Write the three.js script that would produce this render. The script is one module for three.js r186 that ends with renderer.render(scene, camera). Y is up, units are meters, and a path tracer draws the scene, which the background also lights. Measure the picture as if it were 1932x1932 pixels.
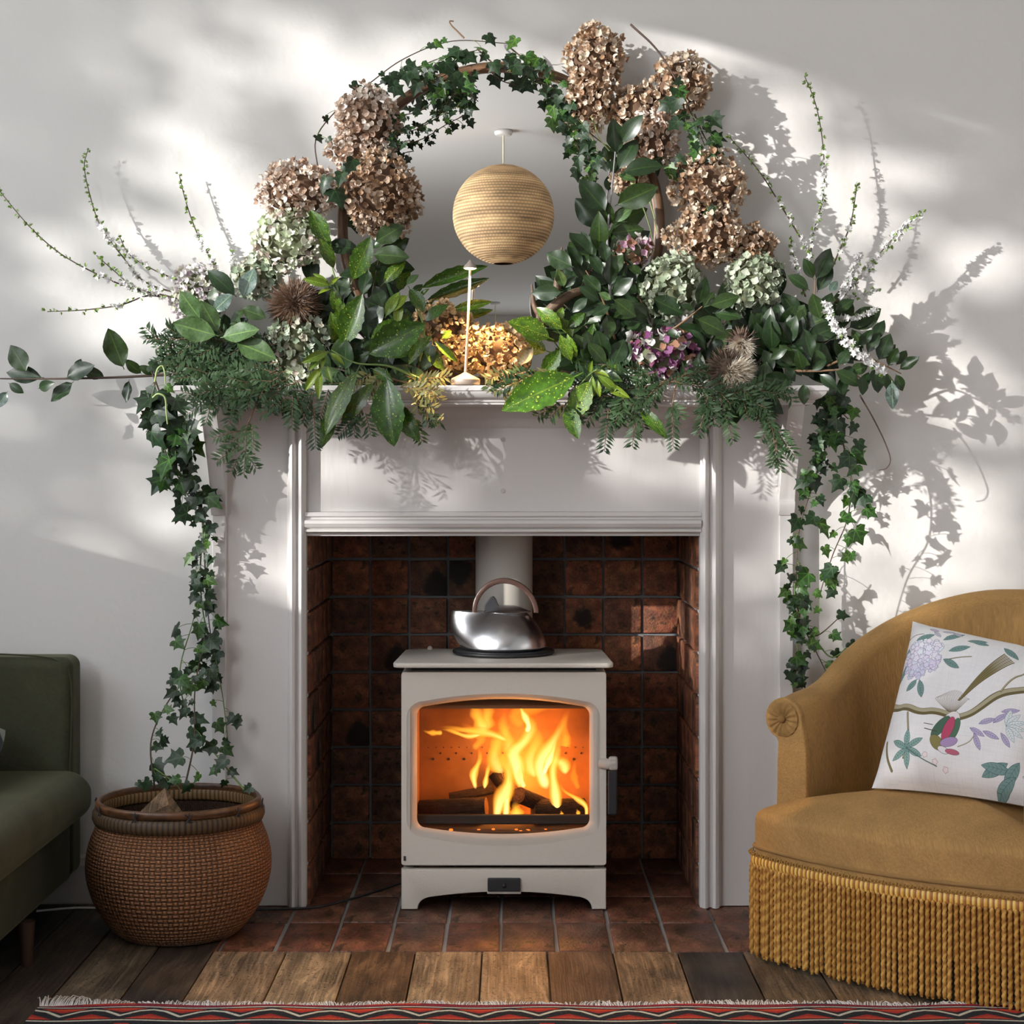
import * as THREE from 'three';
import { mergeGeometries, mergeVertices, toCreasedNormals } from 'three/addons/utils/BufferGeometryUtils.js';
import { RoundedBoxGeometry } from 'three/addons/geometries/RoundedBoxGeometry.js';
import { RectAreaLightUniformsLib } from 'three/addons/lights/RectAreaLightUniformsLib.js';

// ---------- camera, sky, sun, daylight, exposure ----------
const F = 3290, D = 4.76, H = 1.1685, YH = 895, CX = 966, W = 1932;
const scene = new THREE.Scene();
const camera = new THREE.PerspectiveCamera(2 * Math.atan(W / 2 / F) * 180 / Math.PI, 1, 0.05, 80);
camera.position.set(0, H, D);
camera.lookAt(0, H, 0);
camera.setViewOffset(W, W, 0, W / 2 - YH, W, W);
const renderer = new THREE.WebGLRenderer({ antialias: true });
renderer.toneMapping = THREE.LinearToneMapping;
renderer.toneMappingExposure = 1.0;
renderer.shadowMap.enabled = true;
RectAreaLightUniformsLib.init();
scene.background = new THREE.Color().setRGB(0.92, 1.0, 1.12);
scene.backgroundIntensity = 1.5;
const SUN = new THREE.Vector3(-1.48, 0.405, 1).normalize();
const sun = new THREE.DirectionalLight(new THREE.Color().setRGB(1.0, 0.97, 0.93), 6.4);
sun.name = 'sun';
sun.position.copy(SUN).multiplyScalar(24).add(new THREE.Vector3(0, 1.2, 0));
sun.target.position.set(0, 1.2, 0);
sun.castShadow = true;
sun.shadow.camera.left = sun.shadow.camera.bottom = -5; sun.shadow.camera.right = sun.shadow.camera.top = 5;
sun.shadow.camera.far = 40; sun.shadow.mapSize.set(4096, 4096);
scene.add(sun, sun.target);
function daylight(name, x, y, z, w, h, tx, ty, tz, rgb, power) {      // skylight entering by a window
  const l = new THREE.RectAreaLight(new THREE.Color().setRGB(...rgb), power, w, h);
  l.name = name; l.position.set(x, y, z); l.lookAt(tx, ty, tz); scene.add(l);
}
daylight('window_daylight', -2.47, 2.3, 1.9, 2.5, 1.85, 0, 2.3, 1.9, [0.93, 0.98, 1.06], 1.8);
daylight('window_daylight_middle', -2.47, 2.25, 5.2, 2.1, 1.8, 0, 2.25, 5.2, [0.97, 0.98, 1.02], 11.5);
daylight('window_daylight_rear', 0.4, 1.3, 16.35, 3.6, 1.5, 0.4, 1.3, 0, [1.0, 0.99, 0.98], 1.3);

// ---------- helpers ----------
const V3 = THREE.Vector3;
const S = (z) => F / (D - z);
const at = (px, py, z) => new V3((px - CX) / S(z), H - (py - YH) / S(z), z);
const X = (px, z) => (px - CX) / S(z), Y = (py, z) => H - (py - YH) / S(z);
function rng(seed) { let a = seed >>> 0; return () => { a = (a + 0x6d2b79f5) | 0; let t = Math.imul(a ^ (a >>> 15), 1 | a); t = (t + Math.imul(t ^ (t >>> 7), 61 | t)) ^ t; return ((t ^ (t >>> 14)) >>> 0) / 4294967296; }; }
let R = rng(7);
const rr = (a, b) => a + (b - a) * R(), pick = (a) => a[Math.floor(R() * a.length) % a.length];
const lerp = (a, b, t) => a + (b - a) * t, clamp = (x, a = 0, b = 1) => Math.min(b, Math.max(a, x)), sstep = (a, b, x) => { const t = clamp((x - a) / (b - a)); return t * t * (3 - 2 * t); };
const col = (r, g, b) => new THREE.Color().setRGB(r, g, b);
const used = new Map();
function numbered(n) { const k = used.get(n) ?? 0; used.set(n, k + 1); return k ? `${n}_${String(k).padStart(3, '0')}` : n; }
function shade(m) { m.castShadow = m.receiveShadow = true; return m; }
function tag(o, label, category, group) { o.userData.label = label; o.userData.category = category; if (group) o.userData.group = group; return o; }
function thing(name, label, category, pos, group) {
  const o = new THREE.Group(); o.name = numbered(name); if (pos) o.position.copy(pos); scene.add(o);
  return tag(o, label, category, group);
}
function struct(name, geo, mat) {
  const o = geo ? shade(new THREE.Mesh(geo, mat)) : new THREE.Group();
  o.name = numbered(name); o.userData.kind = 'structure'; scene.add(o); return o;
}
function part(name, geo, mat, parent, pos) {        // geometry given in the parent's axes; pos moves it
  const m = shade(new THREE.Mesh(geo, mat)); m.name = name; if (pos) m.position.copy(pos); parent.add(m); return m;
}
function solo(name, geo, mat, label, category, pos, group) { const m = shade(new THREE.Mesh(geo, mat)); m.name = numbered(name); if (pos) m.position.copy(pos); scene.add(m); return tag(m, label, category, group); }
const merge = (list) => { const any = list.some((g) => !g.index); return mergeGeometries(any ? list.map((g) => (g.index ? g.toNonIndexed() : g)) : list); };
const box = (x0, x1, y0, y1, z0, z1) => new THREE.BoxGeometry(x1 - x0, y1 - y0, z1 - z0).translate((x0 + x1) / 2, (y0 + y1) / 2, (z0 + z1) / 2);
const rbox = (x0, x1, y0, y1, z0, z1, r, n = 2) => new RoundedBoxGeometry(x1 - x0, y1 - y0, z1 - z0, n, r).translate((x0 + x1) / 2, (y0 + y1) / 2, (z0 + z1) / 2);
function grid(nu, nv, f, closeU = false) {           // indexed surface f(u, v) -> [x, y, z], smooth normals
  const p = [], uv = [], idx = [];
  for (let j = 0; j <= nv; j++) for (let i = 0; i <= nu; i++) { p.push(...f(i / nu, j / nv)); uv.push(i / nu, j / nv); }
  for (let j = 0; j < nv; j++) for (let i = 0; i < nu; i++) { const a = j * (nu + 1) + i, b = a + 1, c = a + nu + 1, d = c + 1; idx.push(a, b, d, a, d, c); }
  const g = new THREE.BufferGeometry();
  g.setAttribute('position', new THREE.Float32BufferAttribute(p, 3)); g.setAttribute('uv', new THREE.Float32BufferAttribute(uv, 2)); g.setIndex(idx);
  g.computeVertexNormals();
  if (closeU) { const n = g.attributes.normal; for (let j = 0; j <= nv; j++) { const a = j * (nu + 1), b = a + nu, v = new V3().fromBufferAttribute(n, a).add(new V3().fromBufferAttribute(n, b)).normalize(); n.setXYZ(a, v.x, v.y, v.z); n.setXYZ(b, v.x, v.y, v.z); } }
  return g;
}
function tube(pts, r0, r1 = r0, seg = 0, rad = 5, closed = false) {    // tapered tube along a smooth curve
  const c = new THREE.CatmullRomCurve3(pts, closed, 'centripetal'); seg = seg || Math.max(3, pts.length * 4);
  const fr = c.computeFrenetFrames(seg, closed), P = []; for (let i = 0; i <= seg; i++) P.push(c.getPointAt(i / seg));
  const rf = typeof r0 === 'function' ? r0 : (t) => lerp(r0, r1, t);
  const g = grid(rad, seg, (u, v) => { const i = Math.round(v * seg), a = -u * 2 * Math.PI, r = rf(v); const n = fr.normals[i], b = fr.binormals[i], q = P[i]; return [q.x + r * (n.x * Math.cos(a) + b.x * Math.sin(a)), q.y + r * (n.y * Math.cos(a) + b.y * Math.sin(a)), q.z + r * (n.z * Math.cos(a) + b.z * Math.sin(a))]; }, true);
  return g;
}
const lathe = (pts, n = 32) => new THREE.LatheGeometry(pts.map(([r, y]) => new THREE.Vector2(r, y)), n);
function planeUV(g, k = 1, axis = 'xy', ou = 0, ov = 0) { const p = g.attributes.position, uv = []; for (let i = 0; i < p.count; i++) { const q = { x: p.getX(i), y: p.getY(i), z: p.getZ(i) }; uv.push(q[axis[0]] * k + ou, q[axis[1]] * k + ov); } g.setAttribute('uv', new THREE.Float32BufferAttribute(uv, 2)); return g; }
function extrudeX(profile, x0, x1) {                 // closed [z, y] outline run along x
  const s = new THREE.Shape(profile.map(([z, y]) => new THREE.Vector2(-z, y)));
  return new THREE.ExtrudeGeometry(s, { depth: x1 - x0, bevelEnabled: false }).rotateY(Math.PI / 2).translate(x0, 0, 0);
}
function extrudeY(profile, y0, y1) {                 // closed [x, z] outline run up y
  const s = new THREE.Shape(profile.map(([x, z]) => new THREE.Vector2(x, -z)));
  return new THREE.ExtrudeGeometry(s, { depth: y1 - y0, bevelEnabled: false }).rotateX(-Math.PI / 2).translate(0, y0, 0);
}
// noise and textures
const hash = (x, y, s) => { let h = Math.imul(x | 0, 374761393) + Math.imul(y | 0, 668265263) + Math.imul(s | 0, 1442695041); h = Math.imul(h ^ (h >>> 13), 1274126177); return ((h ^ (h >>> 16)) >>> 0) / 4294967296; };
function vnoise(x, y, px, py, s) {                   // value noise that repeats every px by py cells
  const x0 = Math.floor(x), y0 = Math.floor(y), fx = x - x0, fy = y - y0, u = fx * fx * (3 - 2 * fx), v = fy * fy * (3 - 2 * fy), m = (a, b) => ((a % b) + b) % b;
  const h = (i, j) => hash(m(x0 + i, px), m(y0 + j, py), s);
  return lerp(lerp(h(0, 0), h(1, 0), u), lerp(h(0, 1), h(1, 1), u), v);
}
function fbm(u, v, cx, cy, oct, s) { let a = 0, k = 0.5, t = 0; for (let o = 0; o < oct; o++) { a += k * vnoise(u * cx, v * cy, cx, cy, s + o); t += k; k *= 0.55; cx *= 2; cy *= 2; } return a / t; }
function tex(w, h, f, srgb = true, rep) {            // f(u, v) -> [r, g, b] 0..1
  const d = new Uint8Array(w * h * 4);
  for (let j = 0; j < h; j++) for (let i = 0; i < w; i++) { const c = f((i + 0.5) / w, (j + 0.5) / h), o = (j * w + i) * 4; for (let k = 0; k < 3; k++) d[o + k] = clamp(Array.isArray(c) ? c[k] : c) * 255; d[o + 3] = 255; }
  const t = new THREE.DataTexture(d, w, h); t.wrapS = t.wrapT = THREE.RepeatWrapping; t.magFilter = THREE.LinearFilter; t.minFilter = THREE.LinearMipmapLinearFilter; t.generateMipmaps = true;
  if (srgb) t.colorSpace = THREE.SRGBColorSpace; if (rep) t.repeat.set(...rep); t.needsUpdate = true; return t;
}
function canvasTex(w, h, draw) { const c = document.createElement('canvas'); c.width = w; c.height = h; draw(c.getContext('2d'), w, h); const t = new THREE.CanvasTexture(c); t.colorSpace = THREE.SRGBColorSpace; t.wrapS = t.wrapT = THREE.RepeatWrapping; return t; }
const std = (o) => new THREE.MeshStandardMaterial({ side: THREE.DoubleSide, ...o }), phys = (o) => new THREE.MeshPhysicalMaterial({ side: THREE.DoubleSide, ...o });

// ---------- materials ----------
const plasterBump = tex(512, 512, (u, v) => 0.6 * fbm(u, v, 10, 14, 4, 3) + 0.4 * fbm(u, v, 90, 90, 2, 9), false);
const paintBump = tex(256, 512, (u, v) => 0.7 * fbm(u, v, 40, 8, 3, 21) + 0.3 * fbm(u, v, 12, 12, 3, 5), false);
const M = {
  wall: std({ color: col(0.70, 0.685, 0.66), roughness: 0.92, bumpMap: plasterBump, bumpScale: 0.0016 }),
  ceiling: std({ color: col(0.74, 0.73, 0.71), roughness: 0.95 }),
  paint: std({ color: col(0.64, 0.615, 0.595), roughness: 0.42, bumpMap: paintBump, bumpScale: 0.0012 }),
  baseboard: std({ color: col(0.5, 0.47, 0.45), roughness: 0.5 }),
  mortar: std({ color: col(0.17, 0.175, 0.18), roughness: 1 }),
  grout: std({ color: col(0.27, 0.27, 0.265), roughness: 1 }),
  soil: std({ color: col(0.2, 0.22, 0.12), roughness: 1 }),
  cream: std({ color: col(0.66, 0.61, 0.535), roughness: 0.48, bumpMap: tex(256, 256, (u, v) => fbm(u, v, 64, 64, 2, 77), false, [6, 6]), bumpScale: 0.0006 }),
  black: std({ color: col(0.02, 0.021, 0.024), roughness: 0.45 }),
  iron: std({ color: col(0.03, 0.03, 0.034), roughness: 0.55, metalness: 0.3 }),
  mirror: std({ color: col(0.9, 0.91, 0.9), roughness: 0.0, metalness: 1 }),
  white: std({ color: col(0.78, 0.76, 0.72), roughness: 0.5 }),
  darkwood: std({ color: col(0.12, 0.055, 0.028), roughness: 0.5 }),
};
const glass = phys({ color: col(1, 1, 1), roughness: 0, transmission: 1, thickness: 0, ior: 1.45 });
// ---------- the room ----------
const ZS = 0.055, XL = -2.5, XR = 3.0, ZR = 16.4, CEIL = 3.35;
const OX0 = X(577, ZS), OX1 = X(1321, ZS), OY1 = Y(1001, ZS);            // fireplace opening
const BZ = -0.543;
{ // back wall, with the fireplace opening cut through
  const s = new THREE.Shape([[XL, 0], [OX0 - 0.03, 0], [OX0 - 0.03, OY1 + 0.03], [OX1 + 0.03, OY1 + 0.03], [OX1 + 0.03, 0], [XR, 0], [XR, CEIL], [XL, CEIL]].map((p) => new THREE.Vector2(...p)));
  struct('wall_back', planeUV(new THREE.ExtrudeGeometry(s, { depth: 0.2, bevelEnabled: false }).translate(0, 0, -0.2), 0.9), M.wall);
  const l = new THREE.Shape([[-0.3, -0.05], [ZR, -0.05], [ZR, CEIL], [-0.3, CEIL]].map((p) => new THREE.Vector2(...p)));
  for (const [a, b, c, d] of [[0.6, 3.2, 1.3, 3.29], [4.1, 6.3, 1.3, 3.2]]) l.holes.push(new THREE.Path([[a, c], [a, d], [b, d], [b, c]].map((p) => new THREE.Vector2(...p))));
  struct('wall_left', planeUV(new THREE.ExtrudeGeometry(l, { depth: 0.25, bevelEnabled: false }).rotateY(-Math.PI / 2).translate(XL, 0, 0), 0.9, 'zy'), M.wall);
  struct('wall_right', planeUV(box(XR, XR + 0.2, -0.05, CEIL, -0.3, ZR), 0.9, 'zy'), M.wall);
  const r = new THREE.Shape([[XL, -0.05], [XR, -0.05], [XR, CEIL], [XL, CEIL]].map((p) => new THREE.Vector2(...p)));
  r.holes.push(new THREE.Path([[-1.4, 0.5], [-1.4, 2.05], [2.2, 2.05], [2.2, 0.5]].map((p) => new THREE.Vector2(...p))));
  struct('wall_rear', planeUV(new THREE.ExtrudeGeometry(r, { depth: 0.2, bevelEnabled: false }).translate(0, 0, ZR), 0.9), M.wall);
  struct('ceiling', planeUV(box(XL - 0.25, XR + 0.2, CEIL, CEIL + 0.2, -0.3, ZR + 0.2), 0.5, 'xz'), M.ceiling);
  struct('ground', box(-40, XL - 0.3, -0.5, -0.3, -20, 30), M.soil);
}
function windowFrame(n, a0, a1, y0, y1, place) {       // frame and pane built in x-y, then placed
  const w = struct(`window_${n}`), f = 0.06;
  const fr = [box(a0, a1, y0, y0 + f, -0.05, 0.05), box(a0, a1, y1 - f, y1, -0.05, 0.05), box(a0, a0 + f, y0 + f, y1 - f, -0.05, 0.05), box(a1 - f, a1, y0 + f, y1 - f, -0.05, 0.05)];
  part('window_frame', merge(fr), M.white, w); part('pane', box(a0 + f, a1 - f, y0 + f, y1 - f, -0.003, -0.002), glass, w);
  place(w);
}
const onLeft = (w) => { w.rotation.y = -Math.PI / 2; w.position.x = XL - 0.16; };
windowFrame(1, 0.6, 3.2, 1.3, 3.29, onLeft);
windowFrame(2, 4.1, 6.3, 1.3, 3.2, onLeft);
windowFrame(3, -1.4, 2.2, 0.5, 2.05, (w) => { w.position.z = ZR + 0.1; });

// floor: old boards laid towards the camera
const HX0 = -0.735, HX1 = 0.70, HZ = 0.488;             // tiled hearth
const woodMap = [11, 12, 13].map((s) => tex(256, 1024, (u, v) => {
  const warp = fbm(u, v, 3, 4, 3, s) * 2.2, g = fbm(u + warp * 0.12, v, 34, 3, 3, s + 20), st = fbm(u, v, 90, 6, 2, s + 40), bl = fbm(u, v, 5, 8, 4, s + 60), pit = fbm(u, v, 60, 160, 2, s + 80);
  let k = 0.62 + 0.34 * (g - 0.5) + 0.26 * (st - 0.5) + 0.55 * (bl - 0.5); if (pit > 0.76) k *= 0.55; if (pit < 0.2) k = k * 0.6 + 0.42;
  return [k, k * 0.97, k * 0.93];
}));
const woodBump = tex(256, 1024, (u, v) => fbm(u + fbm(u, v, 3, 4, 3, 11) * 0.26, v, 34, 3, 3, 31) * 0.6 + fbm(u, v, 90, 6, 2, 51) * 0.4, false);
const plankTones = { dark: [0.075, 0.055, 0.042], black: [0.055, 0.048, 0.044], brown: [0.20, 0.115, 0.06], tan: [0.45, 0.325, 0.2], mid: [0.36, 0.25, 0.155], grey: [0.21, 0.165, 0.115], walnut: [0.13, 0.085, 0.058] };
const plankMats = {};
for (const [k, c] of Object.entries(plankTones)) plankMats[k] = woodMap.map((m) => std({ color: col(...c.map((x) => x * 1.75)), map: m, roughness: 0.55, bumpMap: woodBump, bumpScale: 0.0012 }));
{
  const floor = struct('floor');
  part('subfloor', box(XL - 0.25, XR + 0.2, -0.15, -0.022, -0.6, ZR + 0.2), M.black, floor);
  const front = (px, py = 1796) => X(px, D - F * H / (py - YH));
  const seams = [-1.79, -1.63, -1.47, -1.32, -1.175, -1.03, front(286, 1805), front(402), front(540), front(664), front(784), front(910), front(1032), front(1156), front(1278), front(1401), 0.725, 0.89, 1.05, 1.22, 1.38, 1.55, 1.72];
  const tones = ['black', 'black', 'dark', 'black', 'dark', 'grey', 'dark', 'mid', 'tan', 'brown', 'tan', 'tan', 'walnut', 'mid', 'black', 'grey', 'mid', 'grey', 'brown', 'mid', 'grey', 'tan'];
  for (let i = 0; i + 1 < seams.length; i++) {
    const x0 = seams[i] + 0.0015, x1 = seams[i + 1] - 0.0015, z0 = x1 < HX0 + 0.06 ? 0 : x0 > HX1 ? 0 : HZ + 0.003;
    const g = planeUV(rbox(x0, x1, -0.022, rr(-0.001, 0.001), z0, 4.6, 0.003, 1), 1, 'xz', R() * 3, R() * 3);
    for (let k = 0; k < g.attributes.uv.count; k++) g.attributes.uv.setXY(k, g.attributes.uv.getX(k) * 4, g.attributes.uv.getY(k) * 1.0);
    part('plank', g, plankMats[tones[i]][i % 3], floor);
  }
  for (const [a, b, z0] of [[XL, -1.792, 0], [1.722, XR, 0]]) part('boards', planeUV(box(a, b, -0.022, 0, z0, ZR), 2, 'xz'), plankMats.dark[0], floor).userData.kind = 'stuff';
  part('boards', planeUV(box(-1.79, 1.72, -0.022, 0, 4.6, ZR), 2, 'xz'), plankMats.mid[1], floor).userData.kind = 'stuff';
}
// terracotta: hearth pavers and fireplace tiles
function clay(s, soot) { return tex(256, 256, (u, v) => {
  const a = fbm(u, v, 4, 4, 4, s), b = fbm(u, v, 40, 40, 3, s + 9), c = fbm(u, v, 7, 7, 4, s + 33); let k = 0.62 + 0.55 * (a - 0.5) + 0.3 * (b - 0.5);
  let r = k * 1.08, g = k * (0.92 + 0.25 * (c - 0.5)), bl = k * 0.86; let m = soot ? sstep(soot[2] * 1.25, soot[2] * 0.6, Math.hypot(u - soot[0], (v - soot[1]) * 0.9) + 0.25 * (c - 0.5)) : sstep(0.62, 0.8, c) * 0.45;
  m *= soot ? 0.9 : 1; r = lerp(r, 0.14, m); g = lerp(g, 0.13, m); bl = lerp(bl, 0.12, m); return [r, g, bl]; }); }
const clayMaps = [clay(101), clay(150), clay(203), clay(260, [0.5, 0.45, 0.28]), clay(310, [0.4, 0.6, 0.36]), clay(360, [0.75, 0.3, 0.4])];
const clayBump = tex(256, 256, (u, v) => fbm(u, v, 20, 20, 4, 400), false);
const clayTones = [[0.44, 0.20, 0.1], [0.40, 0.215, 0.12], [0.33, 0.17, 0.095], [0.29, 0.17, 0.105], [0.48, 0.24, 0.12]];
const clayMats = clayTones.map((c) => clayMaps.map((m) => std({ color: col(...c), map: m, roughness: 0.75, bumpMap: clayBump, bumpScale: 0.002 })));
const paveMats = [[0.37, 0.215, 0.145], [0.30, 0.205, 0.15], [0.36, 0.195, 0.125]].map((c) => clayMaps.slice(0, 3).map((m) => std({ color: col(...c), map: m, roughness: 0.5, bumpMap: clayBump, bumpScale: 0.0018 })));
function tileGeo(w, h, t) {                              // cushion-edged tile facing +z, uv 0..1 over its face
  const e = 0.0035, q = 0.0017, g = rbox(-w / 2, w / 2, -h / 2, h / 2, 0, t, e, 1), p = g.attributes.position, uv = [], jit = [0, 1, 2, 3, 4, 5, 6, 7].map(() => rr(-q, q));
  for (let i = 0; i < p.count; i++) { const k = (p.getX(i) > 0 ? 1 : 0) + (p.getY(i) > 0 ? 2 : 0); p.setX(i, p.getX(i) + jit[k]); p.setY(i, p.getY(i) + jit[k + 4]); uv.push(p.getX(i) / w + 0.5, p.getY(i) / h + 0.5); }
  g.setAttribute('uv', new THREE.Float32BufferAttribute(uv, 2)); return toCreasedNormals(g, 0.5);
}
{
  const hearth = struct('floor_hearth');
  part('grout_bed', box(HX0, HX1, -0.05, -0.006, BZ - 0.05, HZ), M.grout, hearth);
  const tw = 0.139, td = 0.278, geos = [0, 1, 2].map(() => tileGeo(tw - 0.009, td - 0.008, 0.02).rotateX(-Math.PI / 2));
  const xj = X(944, HZ) ;
  for (let r = 0; r < 4; r++) for (let c = -6; c < 6; c++) {
    const x0 = xj + c * tw, z1 = HZ - r * td; let x = x0 + tw / 2; if (x0 < HX0 - 0.13 || x0 + tw > HX1 + 0.13) continue;
    const m = part('tile', geos[(r * 5 + c + 30) % 3], pick(pick(paveMats)), hearth, new V3(x, -0.02 + rr(-0.0015, 0.001), z1 - td / 2)); m.rotation.y = R() < 0.5 ? Math.PI : 0; m.rotation.z = rr(-0.004, 0.004);
    const l = Math.max(x0, HX0), q = Math.min(x0 + tw, HX1); if (q - l < tw - 0.002) { m.scale.x = (q - l) / tw; m.position.x = (l + q) / 2; }
  }
}
{ // tiled fireplace interior
  const FX0 = X(625, BZ), FX1 = X(1285, BZ), nC = 9, tw = (FX1 - FX0) / nC, th = 71 / S(BZ), top = OY1 + 0.22;
  const geos = [0, 1, 2].map(() => tileGeo(tw - 0.008, th - 0.008, 0.02)), y1 = Y(1055, BZ);
  const soots = { '1,6': 3, '6,4': 3, '7,6': 4, '5,2': 3 };
  const lay = (w, n, place, side) => { for (let r = -2; r < 9; r++) for (let c = 0; c < n; c++) {
    const yc = y1 - r * th - th / 2 + 0 ; if (yc < -th * 0.45 || yc > top) continue;
    const key = side ? '' : { '-1,7': 4, '1,6': 3, '2,8': 5, '2,1': 5 }[`${r},${c}`];
    const v = key || (R() < 0.05 ? 5 : Math.floor(R() * 3)), m = part('tile', pick(geos), clayMats[Math.floor(R() * 5)][v], w); m.rotation.z = R() < 0.5 || key ? 0 : Math.PI; place(m, c, yc);
  } };
  const b = struct('wall_fireplace_back'); part('mortar', box(FX0 - 0.05, FX1 + 0.05, -0.03, top, BZ - 0.1, BZ - 0.012), M.mortar, b);
  lay(b, nC, (m, c, y) => m.position.set(FX0 + (c + 0.5) * tw, y, BZ - 0.018 + rr(-0.001, 0.0015)));
  const dz = (ZS - 0.03 - BZ) / 5;
  const l = struct('wall_fireplace_left'); part('mortar', box(OX0 - 0.07, OX0 - 0.004, -0.03, top, BZ - 0.1, ZS - 0.02), M.mortar, l);
  lay(l, 5, (m, c, y) => { m.rotation.y = Math.PI / 2; m.scale.x = dz / tw; m.position.set(OX0 - 0.012 + rr(-0.001, 0.0015), y, BZ + (c + 0.5) * dz); }, true);
  const q = struct('wall_fireplace_right'); part('mortar', box(OX1 + 0.004, OX1 + 0.07, -0.03, top, BZ - 0.1, ZS - 0.02), M.mortar, q);
  lay(q, 5, (m, c, y) => { m.rotation.y = -Math.PI / 2; m.scale.x = dz / tw; m.position.set(OX1 + 0.012 + rr(-0.001, 0.0015), y, BZ + (c + 0.5) * dz); }, true);
  struct('ceiling_fireplace', box(OX0 - 0.07, OX1 + 0.07, top, top + 0.1, BZ - 0.1, 0), M.mortar);
}
struct('baseboard_left', extrudeX([[0, 0], [0.022, 0], [0.022, 0.105], [0.014, 0.125], [0.006, 0.13], [0, 0.13]], XL, X(400, ZS) - 0.002), M.baseboard);
struct('baseboard_right', extrudeX([[0, 0], [0.022, 0], [0.022, 0.105], [0.014, 0.125], [0.006, 0.13], [0, 0.13]], X(1497, ZS) + 0.002, XR), M.baseboard);

// ---------- painted fire surround ----------
const SHELF_Z = 0.28, SHELF_Y = Y(727, SHELF_Z);
{
  const t = thing('fireplace_surround', 'pale painted wooden fireplace surround with panelled pilasters, corbels and a deep shelf', 'fireplace surround', new V3(X(949, ZS), 0, 0));
  const ox = t.position.x, px = (p) => X(p, ZS) - ox, yTop = SHELF_Y - 0.05, zp = ZS - 0.016;
  const pp = (name, g) => part(name, planeUV(g, 1.5), M.paint, t);
  for (const [a, b] of [[400, 426], [1470, 1497]]) pp('stile', rbox(px(a), px(b), 0.001, yTop, 0.001, ZS, 0.003, 1));
  for (const [a, b] of [[426, 543], [1360, 1470]]) pp('pilaster_panel', box(px(a) - 0.002, px(b) + 0.002, 0.001, yTop, 0.001, zp));
  const ym = Y(1003, ZS), yl = Y(968, ZS);
  const mould = (a, b, flip) => {                        // fluted moulding, bead next to the opening
    const w = b - a, pr = [[0, 0], [0, 0.006], [0.1, 0.012], [0.12, 0.022], [0.2, 0.031], [0.32, 0.034], [0.44, 0.03], [0.5, 0.018], [0.56, 0.016], [0.62, 0.022], [0.68, 0.03], [0.8, 0.033], [0.9, 0.028], [0.95, 0.02], [1, 0.018], [1, -0.05], [0, -0.05]];
    const pts = pr.map(([u, d]) => [flip ? b - u * w : a + u * w, zp + d]); if (flip) pts.reverse(); return pts.reverse();
  };
  pp('moulding', toCreasedNormals(extrudeY(mould(px(541), px(577), false), 0.001, yTop), 0.7));
  pp('moulding', toCreasedNormals(extrudeY(mould(px(1321), px(1362), true), 0.001, yTop), 0.7));
  pp('frieze', box(px(575), px(1323), yl - 0.01, yTop, 0.001, zp));
  const hp = [[0.01, ym - 0.012], [zp + 0.02, ym - 0.002], [zp + 0.024, ym], [zp + 0.024, ym + 0.006], [zp + 0.017, ym + 0.008], [zp + 0.028, ym + 0.013], [zp + 0.034, ym + 0.022], [zp + 0.03, ym + 0.03], [zp + 0.018, ym + 0.034], [zp + 0.016, ym + 0.038], [zp + 0.024, ym + 0.042], [zp + 0.02, yl + 0.002], [zp, yl + 0.004], [0.01, yl]];
  pp('lintel_moulding', toCreasedNormals(extrudeX(hp.reverse(), px(577) - 0.002, px(1321) + 0.002), 0.7));
  pp('lintel', box(px(577) - 0.002, px(1321) + 0.002, ym - 0.012, yl, 0.001, zp));
  const corbel = (a, b) => {
    const z1 = 0.235, yb = Y(972, ZS), ys = Y(946, ZS), y1 = SHELF_Y - 0.048;
    const pr = [[0.03, yb], [ZS + 0.004, yb], [ZS + 0.02, ys - 0.008], [ZS + 0.02, ys]]; for (let i = 0; i <= 10; i++) { const u = i / 10; pr.push([ZS + 0.012 + (z1 - ZS - 0.012) * Math.pow(u, 1.25), ys + 0.001 + (y1 - ys) * u]); } pr.push([0.03, y1]);
    return toCreasedNormals(extrudeX(pr.reverse(), px(a), px(b)), 0.6);
  };
  pp('corbel', corbel(399, 427)); pp('corbel', corbel(1469, 1498));
  // shelf: profile wrapped around three sides with mitred corners
  const xl = X(327, SHELF_Z) - ox, xr = X(1564, SHELF_Z) - ox, wrap = (prof, x0, x1, z1) => {
    const P = [], I = [];
    prof.forEach(([o, y]) => P.push(x0 - o, y, 0, x0 - o, y, z1 + o, x1 + o, y, z1 + o, x1 + o, y, 0));
    for (let k = 0; k + 1 < prof.length; k++) for (let e = 0; e < 3; e++) { const a = k * 4 + e, b = a + 1, c = a + 4, d = b + 4; I.push(a, c, d, a, d, b); }
    const n = (prof.length - 1) * 4; I.push(0, 1, 2, 0, 2, 3, n, n + 2, n + 1, n, n + 3, n + 2);
    const g = new THREE.BufferGeometry(); g.setAttribute('position', new THREE.Float32BufferAttribute(P, 3)); g.setIndex(I); const c = toCreasedNormals(g.toNonIndexed(), 0.6); return c;
  };
  pp('shelf', wrap([[-0.004, SHELF_Y], [0, SHELF_Y - 0.003], [0, SHELF_Y - 0.013], [-0.004, SHELF_Y - 0.015], [-0.006, SHELF_Y - 0.021], [-0.016, SHELF_Y - 0.031], [-0.026, SHELF_Y - 0.035], [-0.03, SHELF_Y - 0.037], [-0.03, SHELF_Y - 0.041], [-0.036, SHELF_Y - 0.043], [-0.036, SHELF_Y - 0.048]], xl, xr, SHELF_Z));
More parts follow.
